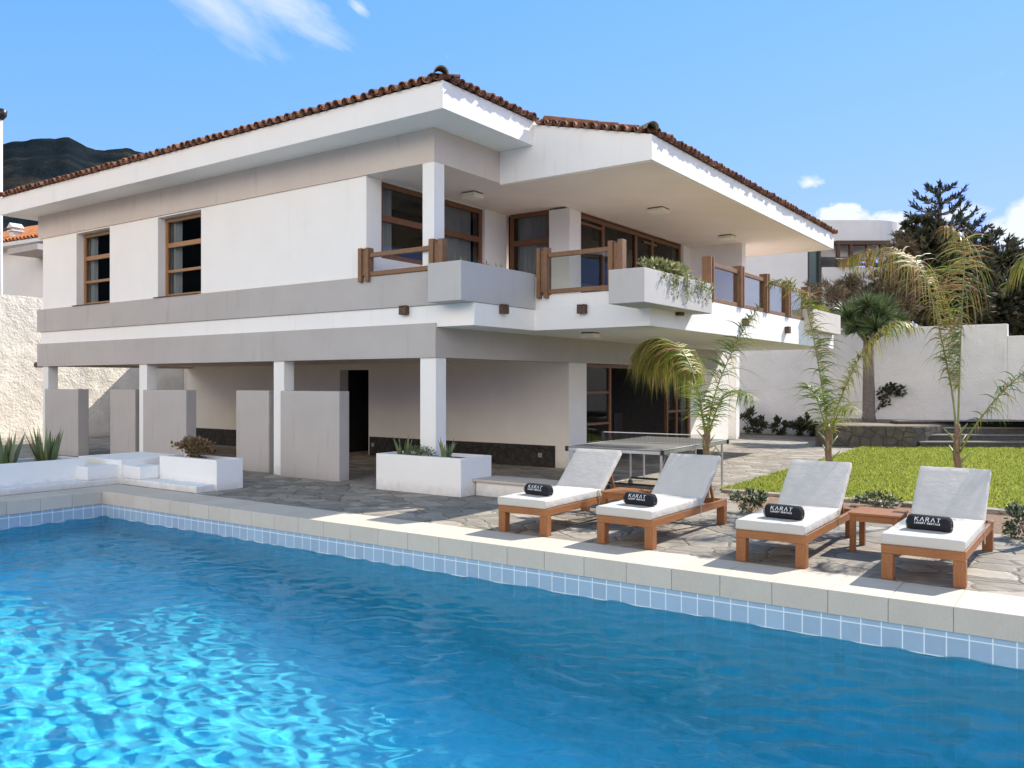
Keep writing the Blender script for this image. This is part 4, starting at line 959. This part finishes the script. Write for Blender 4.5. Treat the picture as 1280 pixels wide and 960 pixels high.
def frond(parent, pts, leaf, Lmax, dens=95, droop=1.0, start=.12, wdt=.017, tip_dry=0.0, fwd=.75, stem=.014, up=.45):
    R = spline(pts, 80); seg = np.linalg.norm(np.diff(R, axis=0), axis=1); s = np.concatenate([[0], np.cumsum(seg)]); tot = s[-1]
    rr = np.interp(s / tot, [0, 1], [stem, .003])
    mb = MB(); mb.tube([tuple(p) for p in R[::3]], list(rr[::3]), 6); st_ = mb.build('frond', 'palm_stem', parent, smooth=True)
    n = int(dens * 1.25 * tot); u = start + (1 - start) * np.sort(RNG.random(n)); idx = np.interp(u * tot, s, np.arange(len(R))); i0 = np.clip(idx.astype(int), 0, len(R) - 2)
    P = R[i0] + (R[i0 + 1] - R[i0]) * (idx - i0)[:, None]; T = unit(R[i0 + 1] - R[i0])
    side = unit(np.cross(T, np.array([0, 0, 1.0]) + 1e-3)); upn = np.cross(side, T); sg = np.where(RNG.random(n) < .5, -1, 1)[:, None]
    D = T * (fwd + RNG.normal(0, .15, (n, 1))) + side * sg * (1 + RNG.normal(0, .15, (n, 1))) + upn * (up + RNG.normal(0, .35, (n, 1)))
    env = np.clip(np.sin(np.pi * (.12 + .80 * (u - start) / (1 - start))), .25, 1); L = 1.12 * Lmax * env * RNG.uniform(.7, 1.12, n)
    V, Fq = ribbons(P, D, np.full(n, wdt * 1.1) * RNG.uniform(.6, 1.2, n), L, 1.3 * droop * RNG.uniform(.5, 1.7, n), 5, upn)
    dry = RNG.random(n) < .6 * tip_dry * (.4 + 1.2 * u)
    nf = 5; vper = 12
    for nm, mask, mt in (('leaflets', ~dry, leaf), ('dry_leaflets', dry, 'palm_dry')):
        k = np.where(mask)[0]
        if not len(k): continue
        VV = V.reshape(n, vper, 3)[k].reshape(-1, 3); f = np.array([[2 * q, 2 * q + 1, 2 * q + 3, 2 * q + 2] for q in range(nf)])[None] + (np.arange(len(k)) * vper)[:, None, None]
        np_mesh(nm, (VV, f.reshape(-1, 4)), 4, mt, st_)
    return st_
def palm(label, px, py_base, Y, trunk_top, fronds, r=.05):
    b = at(px, 600, Y); b[2] = 0; p = thing('palm_tree', label, 'palm', tuple(b), 'young palms behind the loungers')
    tx, ty = trunk_top; T = at(tx, ty, Y)
    mb = MB(); k = 9; pts = [tuple(b + (T - b) * i / k + np.array([.012 * math.sin(i * 1.7), .01 * math.cos(i), 0])) for i in range(k + 1)]
    mb.tube(pts, [r * 1.25] + [r * random.uniform(.85, 1.05) for _ in range(k - 1)] + [r * .7], 10); mb.build('trunk', 'palm_trunk', p, smooth=True)
    mb = MB()   # old leaf bases round the trunk top
    for i in range(7):
        a = i * 2.4; z = .55 + .06 * i; q = b + (T - b) * z; d = np.array([math.cos(a), math.sin(a), 1.6]); d /= np.linalg.norm(d)
        mb.tube([tuple(q), tuple(q + d * .10), tuple(q + d * .22 + np.array([math.cos(a) * .03, math.sin(a) * .03, 0]))], [.022, .016, .006], 6)
    mb.build('leaf_bases', 'palm_stem', p, smooth=True)
    for f in fronds:
        pts = [at(x, y, Y + dy) for x, y, dy in f['p']]; kw = {k: v for k, v in f.items() if k != 'p'}
        frond(p, pts, **kw)
    return p
palm('young palm with a heavy yellowing frond drooping to its left, behind the second lounger', 881, 0, 11.7, (884, 535), [
    dict(p=[(884, 548, 0), (890, 505, 0), (908, 455, .02), (934, 405, .05), (952, 380, .1)], leaf='palm_green', Lmax=.62, dens=75, droop=1.0, tip_dry=.25, start=.10),
    dict(p=[(882, 548, 0), (874, 500, .1), (862, 455, .25), (842, 428, .4), (812, 424, .5), (792, 446, .55)], leaf='palm_yellow', Lmax=.86, dens=260, droop=2.6, tip_dry=.28, start=.40, wdt=.022, up=.1),
    dict(p=[(884, 548, 0), (893, 520, -.1), (905, 495, -.25), (925, 488, -.45), (942, 500, -.6)], leaf='palm_green', Lmax=.50, dens=70, droop=1.2, tip_dry=.10),
    dict(p=[(883, 548, 0), (878, 515, -.15), (872, 488, -.3), (858, 476, -.5)], leaf='palm_green', Lmax=.45, dens=70, droop=1.2, tip_dry=.05)], .052)
palm('young palm whose frond reaches up past the balcony planter, behind the third lounger', 1036, 0, 11.9, (1036, 535), [
    dict(p=[(1036, 548, 0), (1030, 500, 0), (1022, 450, 0), (1013, 405, 0), (1004, 375, -.05), (985, 352, -.2), (962, 352, -.3)], leaf='palm_green', Lmax=.52, dens=105, droop=1.25, tip_dry=.4, start=.12),
    dict(p=[(1037, 548, 0), (1046, 510, .05), (1062, 472, .1), (1082, 434, .15), (1106, 408, .2), (1130, 402, .3), (1152, 410, .4)], leaf='palm_yellow', Lmax=.48, dens=95, droop=1.6, tip_dry=.25, start=.15),
    dict(p=[(1036, 548, 0), (1028, 520, -.15), (1018, 492, -.35), (1005, 478, -.6)], leaf='palm_green', Lmax=.4, dens=75, droop=1.2),
    dict(p=[(1037, 548, 0), (1044, 525, -.2), (1054, 508, -.4), (1066, 512, -.65)], leaf='palm_yellow', Lmax=.38, dens=70, droop=1.3)], .048)
palm('young palm with three long open fronds, behind the rightmost lounger', 1198, 0, 11.9, (1196, 530), [
    dict(p=[(1196, 545, 0), (1190, 490, 0), (1178, 430, .05), (1166, 375, .1), (1150, 335, .2), (1118, 312, .35), (1080, 315, .5), (1052, 326, .6)], leaf='palm_yellow', Lmax=.68, dens=105, droop=2.1, tip_dry=.75, start=.18),
    dict(p=[(1197, 545, 0), (1199, 480, 0), (1201, 420, 0), (1204, 360, 0), (1205, 320, -.05), (1196, 292, -.15), (1180, 282, -.3)], leaf='palm_green', Lmax=.66, dens=110, droop=2.1, tip_dry=.75, start=.22),
    dict(p=[(1200, 565, 0), (1216, 537, -.05), (1242, 502, -.1), (1270, 474, -.15), (1300, 452, -.2), (1330, 445, -.3)], leaf='palm_green', Lmax=.5, dens=55, droop=1.4, tip_dry=.3, start=.2)], .045)
palm('palm at the right edge of the view, only its frond tips in sight', 1345, 0, 11.2, (1345, 520), [
    dict(p=[(1345, 540, 0), (1340, 470, 0), (1330, 400, 0), (1315, 345, 0), (1295, 322, 0), (1272, 330, 0), (1256, 362, 0)], leaf='palm_yellow', Lmax=.55, dens=100, droop=1.6, tip_dry=.35, start=.2)], .05)

def rosette(label, name, mat, cx, cy, z, n, h, spread, w, group=None, cat='plant', curve=.25):
    p = thing(name, label, cat, (cx, cy, z), group); a = RNG.uniform(0, 6.283, n); r = spread * np.sqrt(RNG.random(n))
    P = np.stack([cx + np.cos(a) * r * .55, cy + np.sin(a) * r * .55, np.full(n, z - .01)], 1); lean = RNG.uniform(.05, .45, n)
    D = np.stack([np.cos(a) * lean, np.sin(a) * lean, np.ones(n)], 1); L = h * RNG.uniform(.55, 1.0, n)
    V, Fq = ribbons(P, D, np.full(n, w) * RNG.uniform(.8, 1.2, n), L, RNG.uniform(-.1, curve, n), 5); np_mesh('leaves', (V, Fq), 4, mat, p); return p
rosette('snake plant at the far left end of the long white planter', 'snake_plant', 'snake', *at(24, 575, 6.3)[:2] * [1, 1], .40, 26, .62, .22, .07) if False else None
def zfix(px, py, z): d = ray(px, py); P0 = CC + d * ((z - CAMZ) / d[2]); return float(P0[0]), float(P0[1])
x_, y_ = zfix(23, 578, .40); rosette('snake plant in the long white planter at the left edge, left one of the pair', 'snake_plant', 'snake', -14.35, 6.35, .40, 34, .62, .26, .075, 'snake plants in the white planters')
rosette('right snake plant of the pair in the long white planter, near the first porch column', 'snake_plant', 'snake', -14.35, 7.02, .40, 34, .68, .26, .075, 'snake plants in the white planters')
rosette('small snake plant to the left of the corner column in its planter', 'snake_plant', 'snake', -9.22, 10.12, .52, 13, .40, .14, .06, 'snake plants in the white planters')
rosette('small snake plant to the right of the corner column in its planter', 'snake_plant', 'snake', -8.32, 10.10, .52, 13, .42, .12, .06, 'snake plants in the white planters')
def leafbush(name, label, cat, mat, c, rx, ry, rz, n, L, Wd, group=None, stems=14, stem_mat='bark', base=None, dens_pow=.5, flat=0.0, clumps=0):
    c = np.array(c, float); b = np.array(base if base is not None else (c[0], c[1], c[2] - rz)); p = thing(name, label, cat, tuple(b), group)
    d = rand_dirs(n); rr = RNG.random(n) ** dens_pow
    if clumps:
        cc = rand_dirs(clumps) * (RNG.random((clumps, 1)) ** .4); k = RNG.integers(0, clumps, n); off = cc[k] * .85 + d * (RNG.random((n, 1)) ** .6) * RNG.uniform(.22, .42, clumps)[k][:, None]
    else: off = d * rr[:, None]
    P = c + off * np.array([rx, ry, rz]); D = unit(off + np.array([0, 0, .35])) + RNG.normal(0, .5, (n, 3)); D[:, 2] *= (1 - flat)
    V = leaf_quads(P, D, rand_dirs(n), L * RNG.uniform(.6, 1.3, n), Wd * RNG.uniform(.7, 1.3, n)); np_mesh('foliage', V, 4, mat, p)
    mb = MB(); k = RNG.integers(0, n, stems)
    for q in k:
        e = c + (P[q] - c) * .8; m_ = (b + e) / 2 + RNG.normal(0, .06, 3) * np.array([rx, ry, rz]); r0 = max(.004, min(rx, rz) * .02); mb.tube([tuple(b), tuple(m_), tuple(e)], [r0, r0 * .7, r0 * .3], 5)
    mb.build('stems', stem_mat, p); return p
leafbush('herb_bush', 'low green rosemary like bush at the front of the column planter', 'bush', 'herb', (-8.78, 10.0, .60), .33, .10, .12, 1500, .035, .009, stems=10)
leafbush('jade_bush', 'red brown bush in the planter beside the pool steps', 'bush', 'jade', (-12.45, 8.5, .62), .62, .19, .19, 900, .065, .04, stems=30, stem_mat='bark', clumps=26)
leafbush('trailing_plant', 'pale succulent plant spilling over the sunlit balcony planter', 'plant', 'succ', (-5.72, 12.3, 3.44), .27, 1.15, .20, 1500, .085, .042, stems=20, clumps=40)
tv = thing('hanging_vine', 'thin trailing stems hanging down the face of the sunlit balcony planter', 'plant', (-5.42, 12.4, 3.38))
mb = MB(); LP = []
for k in range(20):
    y = 11.75 + 1.85 * k / 19 + random.uniform(-.1, .1); l = random.choice([.08, .12, .18, .25, .34]); pts = [(-5.44, y, 3.385), (-5.405, y, 3.36)] + [(-5.415 + random.uniform(-.004, .012), y + .03 * math.sin(q * 2 + k), 3.36 - l * q / 4) for q in range(1, 5)]
    mb.tube(pts, .004, 4); LP += [np.array(pts[i]) + RNG.normal(0, .02, 3) * [.3, 1, 1] for i in range(1, 6) for _ in range(4)]
mb.build('stems', 'succ', tv); LP = np.array(LP); np_mesh('foliage', leaf_quads(LP, RNG.normal(size=LP.shape) + [.3, 0, -.6], rand_dirs(len(LP)), np.full(len(LP), .05), np.full(len(LP), .025)), 4, 'succ', tv)
for i, (x, y, n) in enumerate([(-8.25, 10.35, 10), (-8.2, 10.9, 12), (-8.22, 11.3, 10)]): rosette(['small spiky succulent at the front end of the shaded grey balcony planter', 'spiky brownish succulent in the middle of the shaded grey balcony planter', 'small grey succulent at the rear of the shaded grey balcony planter'][i], 'succulent', ['succ', 'jade', 'succ'][i], x, y, 3.50, n, .24, .12, .04, 'succulents in the grey balcony planter')
leafbush('trailing_plant', 'dry yellowish plant in the farthest balcony planter', 'plant', 'palm_yellow', (-5.85, 21.4, 3.5), .2, 1.0, .13, 700, .09, .03, stems=14, clumps=18)
pt = thing('pot_plant', 'small dark pot standing on the balcony behind the sunlit planter', 'plant pot', (-6.9, 15.9, 2.951))
mb = MB(); mb.tube([(-6.9, 15.9, 2.952), (-6.9, 15.9, 3.0), (-6.9, 15.9, 3.62), (-6.9, 15.9, 3.66)], [.10, .11, .15, .16], 14); mb.build('pot', 'knob', pt, smooth=False)
# small bushes in the planting bed
for px, py, w, h, n, lb in [(938, 640, .26, .19, 900, 'low white flowering bush behind the towel of the third lounger'), (1096, 634, .36, .13, 800, 'low flowering bush behind the slatted side table'), (1284, 674, .30, .25, 1500, 'rounded dark bush at the right edge beside the rightmost lounger')]:
    x, y = zfix(px, py, 0); leafbush('flowering_bush', lb, 'bush', 'bush', (x, y, h * .9), w, w * .8, h, n, .045, .024, 'low bushes in the gravel bed', stems=14, clumps=16)
# shrubs along the rear wall
for i, (px, w, h) in enumerate([(906, .35, .35), (945, .40, .52), (960, .40, .35), (988, .30, .40), (1014, .40, .28), (1022, .30, .48), (1044, .35, .3)]):
    x, y = zfix(px, 541, 0); leafbush('dark_shrub', ['dark shrub seen left of the far white column', 'tallest dark shrub at the foot of the rear wall, right of the far column', 'round dark shrub against the tallest one at the rear wall', 'dark pointed shrub in the middle of the rear wall row', 'low round green shrub at the rear wall', 'upright dark shrub behind the low round one at the rear wall', 'last small shrub of the row, beside the raised bed'][i], 'shrub', 'dark_leaf', (x, 27.9, h * .8), w * .8, w * .8, h * .8, 420, .14, .06, 'shrubs along the rear wall', stems=8, clumps=9)
cl = thing('wall_climber', 'dark leafy sprig growing against the white rear wall beside the grey trunk', 'plant', tuple(at(1098, 505, 28.3)))
SP = np.array([at(1098 + a, 508 - b, 28.35) for a, b in RNG.uniform(0, 1, (60, 2)) * [14, 22]] + [at(1108 + a, 492 - b, 28.35) for a, b in RNG.uniform(0, 1, (70, 2)) * [22, 12]])
np_mesh('leaves', leaf_quads(SP, rand_dirs(len(SP)), rand_dirs(len(SP)), np.full(len(SP), .16), np.full(len(SP), .10)), 4, 'dark_leaf', cl)
mb = MB(); mb.tube([tuple(at(1092, 520, 28.3)), tuple(at(1102, 500, 28.35)), tuple(at(1112, 486, 28.35)), tuple(at(1126, 482, 28.35))], [.02, .012, .01, .006], 5); mb.build('stem', 'bark', cl)
# dragon tree in the raised bed
dy_ = 26.6; dx_ = float(at(1086, 500, dy_)[0]); dg = thing('dragon_tree', 'dragon tree with grey trunk and dense spiky green crown in the raised bed', 'tree', (dx_, dy_, .56))
tb_, tt_ = np.array([dx_, dy_, .5]), at(1086, 425, dy_)
mb = MB(); mb.tube([tuple(tb_), tuple(tb_ + (tt_ - tb_) * .1), tuple((tb_ + tt_) / 2), tuple(tt_)], [.24, .18, .165, .15], 12); mb.build('trunk', 'bark', dg, smooth=True)
heads = [at(x, y, dy_ + q) for x, y, q in [(1062, 400, 0), (1080, 388, .5), (1100, 396, -.3), (1118, 404, .3), (1072, 412, -.4), (1094, 412, -.6), (1084, 384, -.3), (1060, 392, .6), (1104, 386, .4)]]
mb = MB(); VV = []; 
for hpt in heads:
    mb.tube([tuple(tt_ - [0, 0, .1]), tuple((tt_ + hpt) / 2 + [0, 0, -.08]), tuple(hpt)], [.09, .06, .05], 7)
    n = 420; dd = rand_dirs(n); dd[:, 2] = np.abs(dd[:, 2]) * 1.1 - .25; VV.append((np.repeat(hpt[None], n, 0), dd))
mb.build('branches', 'bark', dg, smooth=True)
P_ = np.concatenate([a for a, b in VV]); D_ = np.concatenate([b for a, b in VV]); n = len(P_)
V, Fq = ribbons(P_, D_, RNG.uniform(.03, .05, n), RNG.uniform(.35, .65, n), RNG.uniform(.1, .6, n), 4); np_mesh('crown', (V, Fq), 4, 'dragon', dg)

# ------------------------------------------------------------------ trees and houses beyond the walls
def tree(name, label, cat, base, blobs, mat, n, L, Wd, trunk_r, group='trees behind the rear wall', gap=.0, stem_mat='bark', fine=0.0):
    """blobs: (centre, radii) lobes; leaves gather in clumps inside each lobe"""
    t = thing(name, label, cat, tuple(base), group); tot = sum(r[0] * r[2] for c, r in blobs); VV = []; mb = MB()
    b = np.array(base, float); top = np.mean([c for c, r in blobs], 0)
    mb.tube([tuple(b), tuple(b + (top - b) * .35 + [.1, 0, 0]), tuple(b + (top - b) * .7)], [trunk_r, trunk_r * .8, trunk_r * .5], 8)
    for c, r in blobs:
        c = np.array(c, float); r = np.array(r, float); m_ = int(n * r[0] * r[2] / tot); k = max(8, int(m_ / 60))
        cc = rand_dirs(k) * (RNG.random((k, 1)) ** .38); ci = RNG.integers(0, k, m_); cs = RNG.uniform(.10, .30, k)
        off = cc[ci] + rand_dirs(m_) * (RNG.random((m_, 1)) ** .5) * cs[ci][:, None]; P = c + off * r
        D = unit(off) * .7 + RNG.normal(0, .6, (m_, 3)) + [0, 0, .25]; VV.append(leaf_quads(P, D, rand_dirs(m_), L * RNG.uniform(.5, 1.4, m_), Wd * RNG.uniform(.6, 1.3, m_)))
        mb.tube([tuple(b + (top - b) * .45), tuple((b + (top - b) * .6 + c) / 2), tuple(c)], [trunk_r * .5, trunk_r * .35, trunk_r * .12], 6)
        for q in RNG.integers(0, k, 9): mb.tube([tuple(c), tuple(c + cc[q] * r * .55 + RNG.normal(0, .05, 3) * r), tuple(c + cc[q] * r * 1.02)], [trunk_r * .14, trunk_r * .08, trunk_r * .03], 4)
    mb.build('trunk', stem_mat, t, smooth=True); np_mesh('crown', np.concatenate(VV), 4, mat, t); return t
def blob(px, py, D, rw, rh, rd=None): # centre seen at a pixel, D metres ahead; radii given in photo pixels
    k = D / FPX; return (deep(px, py, D), (rw * k, (rd or rw) * k, rh * k))
def gbase(px, D, z=0.0): p = deep(px, 479, D); p[2] = z; return p
tree('dark_tree', 'big dark rounded tree below the tall conifer', 'tree', gbase(1165, 41), [blob(1165, 335, 41, 46, 40), blob(1135, 372, 40, 40, 34), blob(1185, 380, 40, 45, 34), blob(1150, 300, 42, 30, 24), blob(1110, 385, 40, 34, 28), blob(1200, 350, 41, 40, 40)], 'dark_leaf', 22000, .34, .17, .35)
tree('dark_tree', 'dark spreading tree at the far right edge', 'tree', gbase(1255, 43), [blob(1240, 340, 43, 42, 42), blob(1270, 385, 42, 45, 40), blob(1215, 315, 44, 26, 22), blob(1225, 395, 42, 40, 34), blob(1290, 345, 43, 40, 35)], 'dark_leaf', 15000, .34, .17, .35)
tree('feathery_tree', 'wispy brownish feathery tree in front of the modern white house', 'tree', gbase(1075, 36), [blob(1058, 378, 36, 38, 26), blob(1090, 366, 36, 38, 28), blob(1132, 345, 37, 30, 40), blob(1112, 378, 36, 40, 28), blob(1126, 312, 37, 16, 20)], 'dry_bush', 11000, .34, .04, .14, gap=.3)
tree('dry_shrub', 'dry twiggy shrub beyond the end of the balcony', 'shrub', gbase(1025, 34), [blob(1030, 375, 34, 26, 30), blob(1020, 400, 34, 22, 20)], 'dry_bush', 2600, .26, .03, .06)
# tall conifer with tiered upswept branches
cb_ = gbase(1175, 50); cf = thing('conifer', 'tall tiered dark conifer rising above the other trees', 'tree', tuple(cb_), 'trees behind the rear wall')
ztop = deep(1176, 234, 50)[2]; mb = MB(); mb.tube([tuple(cb_), (cb_[0], cb_[1], ztop * .6), (cb_[0], cb_[1], ztop)], [.35, .2, .05], 8); br = []; 
kx = 50 / FPX
for i in range(10):
    z = ztop - kx * (6 + i * 13.5); ln = kx * (15 + i * 7.6) * random.uniform(.88, 1.1); m_ = 5 + i // 4
    for k in range(m_):
        a = k * 2 * math.pi / m_ + i * 1.1 + random.uniform(-.2, .2); l = ln * random.uniform(.8, 1.15); d = np.array([math.cos(a), math.sin(a), 0]); p0 = np.array([cb_[0], cb_[1], z - l * .05])
        pts = [p0, p0 + d * l * .4 + [0, 0, l * .06], p0 + d * l * .75 + [0, 0, l * .20], p0 + d * l + [0, 0, l * .44]]; mb.tube([tuple(p) for p in pts], [.06, .05, .04, .02], 5)
        R = spline(pts, 26); nq = int(22 + 26 * l); q = R[np.minimum(25, (8 + 18 * RNG.random(nq) ** .75).astype(int))] + RNG.normal(0, .05, (nq, 3)); br.append((q, np.repeat(d[None], nq, 0) * .7 + RNG.normal(0, .42, (nq, 3)) + [0, 0, .75]))
mb.build('trunk', 'bark', cf); P_ = np.concatenate([a for a, b in br]); D_ = np.concatenate([b for a, b in br]); n = len(P_)
np_mesh('crown', leaf_quads(P_, D_, rand_dirs(n), RNG.uniform(.25, .48, n), RNG.uniform(.07, .13, n)), 4, 'conifer', cf)
tree('thin_tree', 'thin sparse tree showing sky between its twigs, right of the conifer', 'tree', gbase(1225, 47), [blob(1225, 292, 47, 26, 20), blob(1208, 305, 47, 16, 18)], 'dark_leaf', 700, .22, .12, .10)

# modern white house at the back right
def P2(px, D): p = deep(px, 479, D); return float(p[0]), float(p[1])
hz = lambda py, D: float(deep(640, py, D)[2])
nb = thing('modern_house', 'white modern house with curved parapet and tall glass strip behind the garden', 'house', (*P2(1030, 48), 0))
a, b_, c_ = P2(900, 46), P2(1046, 46), P2(1120, 56)
def dirv(p, q): l = math.hypot(q[0] - p[0], q[1] - p[1]); return ((q[0] - p[0]) / l, (q[1] - p[1]) / l)
e = dirv(a, b_); nrm = (-e[1], e[0])
def along(px, D0=46): # point of the front line seen at px
    d = ray(px, 479)[:2]; A = np.array([[d[0], -e[0]], [d[1], -e[1]]]); s_, t_ = np.linalg.solve(A, np.array(a)); return (float(d[0] * s_), float(d[1] * s_)), t_
def wall_piece(px0, px1, z0, z1, dep, off=0.0, name='wall', mat='neighbour', parent=nb):
    p, q = along(px0)[0], along(px1)[0]; o1 = (nrm[0] * off, nrm[1] * off); o2 = (nrm[0] * (off + dep), nrm[1] * (off + dep))
    mb = MB(); mb.prism([(p[0] + o1[0], p[1] + o1[1]), (q[0] + o1[0], q[1] + o1[1]), (q[0] + o2[0], q[1] + o2[1]), (p[0] + o2[0], p[1] + o2[1])], 'z', z0, z1); return mb.build(name, mat, parent)
wall_piece(890, 1009.5, 0, hz(314, 46), 8); wall_piece(1010, 1027.5, 0, hz(300, 46), 7, .35, 'glass_strip', 'teal_glass'); wall_piece(1028, 1112, 0, hz(334, 46), 8); 
for q in (1010.5, 1025.5): wall_piece(q - .8, q + 1.6, 0, hz(300, 46), .2, .12, 'window_frame', 'step')
wall_piece(990, 1105, hz(318, 46), hz(302, 46), 7.2, .9, 'upper_wall'); 
# curved parapet
ctr = along(1085)[0]; mb = MB(); arc = []
p0 = along(985)[0]; p1 = along(1092)[0]
arc = [(p0[0] + nrm[0] * .25, p0[1] + nrm[1] * .25), (p1[0] + nrm[0] * .25, p1[1] + nrm[1] * .25)]
R0 = 2.4; cc0 = (p1[0] + nrm[0] * (R0 + .25), p1[1] + nrm[1] * (R0 + .25)); a0 = math.atan2(-nrm[1], -nrm[0])
for k in range(1, 9): arc.append((cc0[0] + math.cos(a0 + k * math.pi / 16) * R0, cc0[1] + math.sin(a0 + k * math.pi / 16) * R0))
arc += [(arc[-1][0] + nrm[0] * 5, arc[-1][1] + nrm[1] * 5), (p0[0] + nrm[0] * 7, p0[1] + nrm[1] * 7)]
mb.prism(arc, 'z', hz(302, 46), hz(274, 46)); mb.build('parapet', 'neighbour', nb)
for q in (1046, 1062, 1083, 1100): wall_piece(q, q + 3.2, hz(334, 46), hz(302, 46), .3, -.1, 'terrace_post', 'knob')
wall_piece(1044, 1112, hz(306, 46), hz(301, 46), .35, -.12, 'terrace_beam', 'knob'); wall_piece(1044, 1112, hz(332, 46), hz(329, 46), .2, -.1, 'terrace_rail', 'knob'); wall_piece(1044, 1112, hz(324, 46), hz(323, 46), .05, -.1, 'terrace_rail', 'steel')

# white house with orange roof beyond the left wall
nl = thing('tiled_house', 'distant white house with orange tiled roof above the left wall', 'house', (*P2(20, 36), 0)); D0 = 36
def PL(px, py, D): return tuple(float(v) for v in deep(px, py, D))
x0, y0 = P2(-60, 38); x1, y1 = P2(90, 33.5); ex = dirv((x0, y0), (x1, y1)); nx2 = (-ex[1], ex[0]); ze, zr_ = hz(311, 36), hz(287, 39)
mb = MB(); mb.prism([(x0, y0), (x1, y1), (x1 + nx2[0] * 6, y1 + nx2[1] * 6), (x0 + nx2[0] * 6, y0 + nx2[1] * 6)], 'z', 0, ze - .05); mb.build('wall', 'neighbour', nl)
mb = MB(); mb.prism([(x0 - nx2[0] * .5, y0 - nx2[1] * .5), (x1 - nx2[0] * .5 , y1 - nx2[1] * .5), (x1 + nx2[0] * 6, y1 + nx2[1] * 6), (x0 + nx2[0] * 6, y0 + nx2[1] * 6)], 'z', ze - .049, ze + .1); mb.build('eave', 'neighbour', nl)
mb = MB(); sl = (zr_ - ze) / 3.2; W_ = math.hypot(x1 - x0, y1 - y0); cnt = int(W_ / .26)
for k in range(cnt):
    o_ = Vector((x0 + ex[0] * .26 * (k + .5) - nx2[0] * .55, y0 + ex[1] * .26 * (k + .5) - nx2[1] * .55, ze + .14)); barrel(mb, o_, (ex[0], ex[1], 0), (nx2[0], nx2[1], sl), 3.7, .10, 1.0)
    barrel(mb, o_ + Vector((ex[0], ex[1], 0)) * .13 + Vector((0, 0, .07)), (ex[0], ex[1], 0), (nx2[0], nx2[1], sl), 3.7, .10, 1.0, True)
mb.build('roof', 'orange_tile', nl)
cx_, cy_, cz_ = PL(19.5, 305, 35.6); mb = MB(); mb.box(cx_ - .17, cx_ + .17, cy_ - .17, cy_ + .17, ze + .1, hz(290, 35.6)); chm = mb.build('chimney', 'neighbour', nl)
mb = MB(); zc = hz(290, 35.6); mb.box(cx_ - .24, cx_ + .24, cy_ - .24, cy_ + .24, zc + .002, zc + .06); mb.box(cx_ - .13, cx_ + .13, cy_ - .13, cy_ + .13, zc + .061, zc + .16); mb.prism([(cx_ - .27, zc + .161), (cx_ + .27, zc + .161), (cx_, zc + .36)], 'y', cy_ - .24, cy_ + .24); mb.build('chimney_cap', 'neighbour', chm)
mb = MB(); q0 = PL(38, 335, 33.6); mb.box(q0[0] - .8, q0[0] + 1.6, q0[1] - .5, q0[1] + 1.5, hz(318, 33.6), hz(311, 33.6)); mb.build('porch_roof', 'grey', nl)
# tall white pole with a lamp at the left edge
pb = PL(1.0, 372, 27.5); sl_ = thing('lamp_pole', 'tall white pole with a dark lamp head at the left edge', 'street lamp', (pb[0], pb[1], 0))
mb = MB(); mb.tube([(pb[0], pb[1], 0), (pb[0], pb[1], hz(150, 27.5))], .055, 10); mb.build('pole', 'white_clean', sl_, smooth=True)
mb = MB(); zt_ = hz(150, 27.5); mb.tube([(pb[0] + .05, pb[1], zt_), (pb[0] + .05, pb[1], zt_ + .12), (pb[0] + .05, pb[1], zt_ + .3), (pb[0] + .05, pb[1], zt_ + .36)], [.06, .15, .17, .05], 12); mb.build('lamp_head', 'black_plastic', sl_, smooth=True)
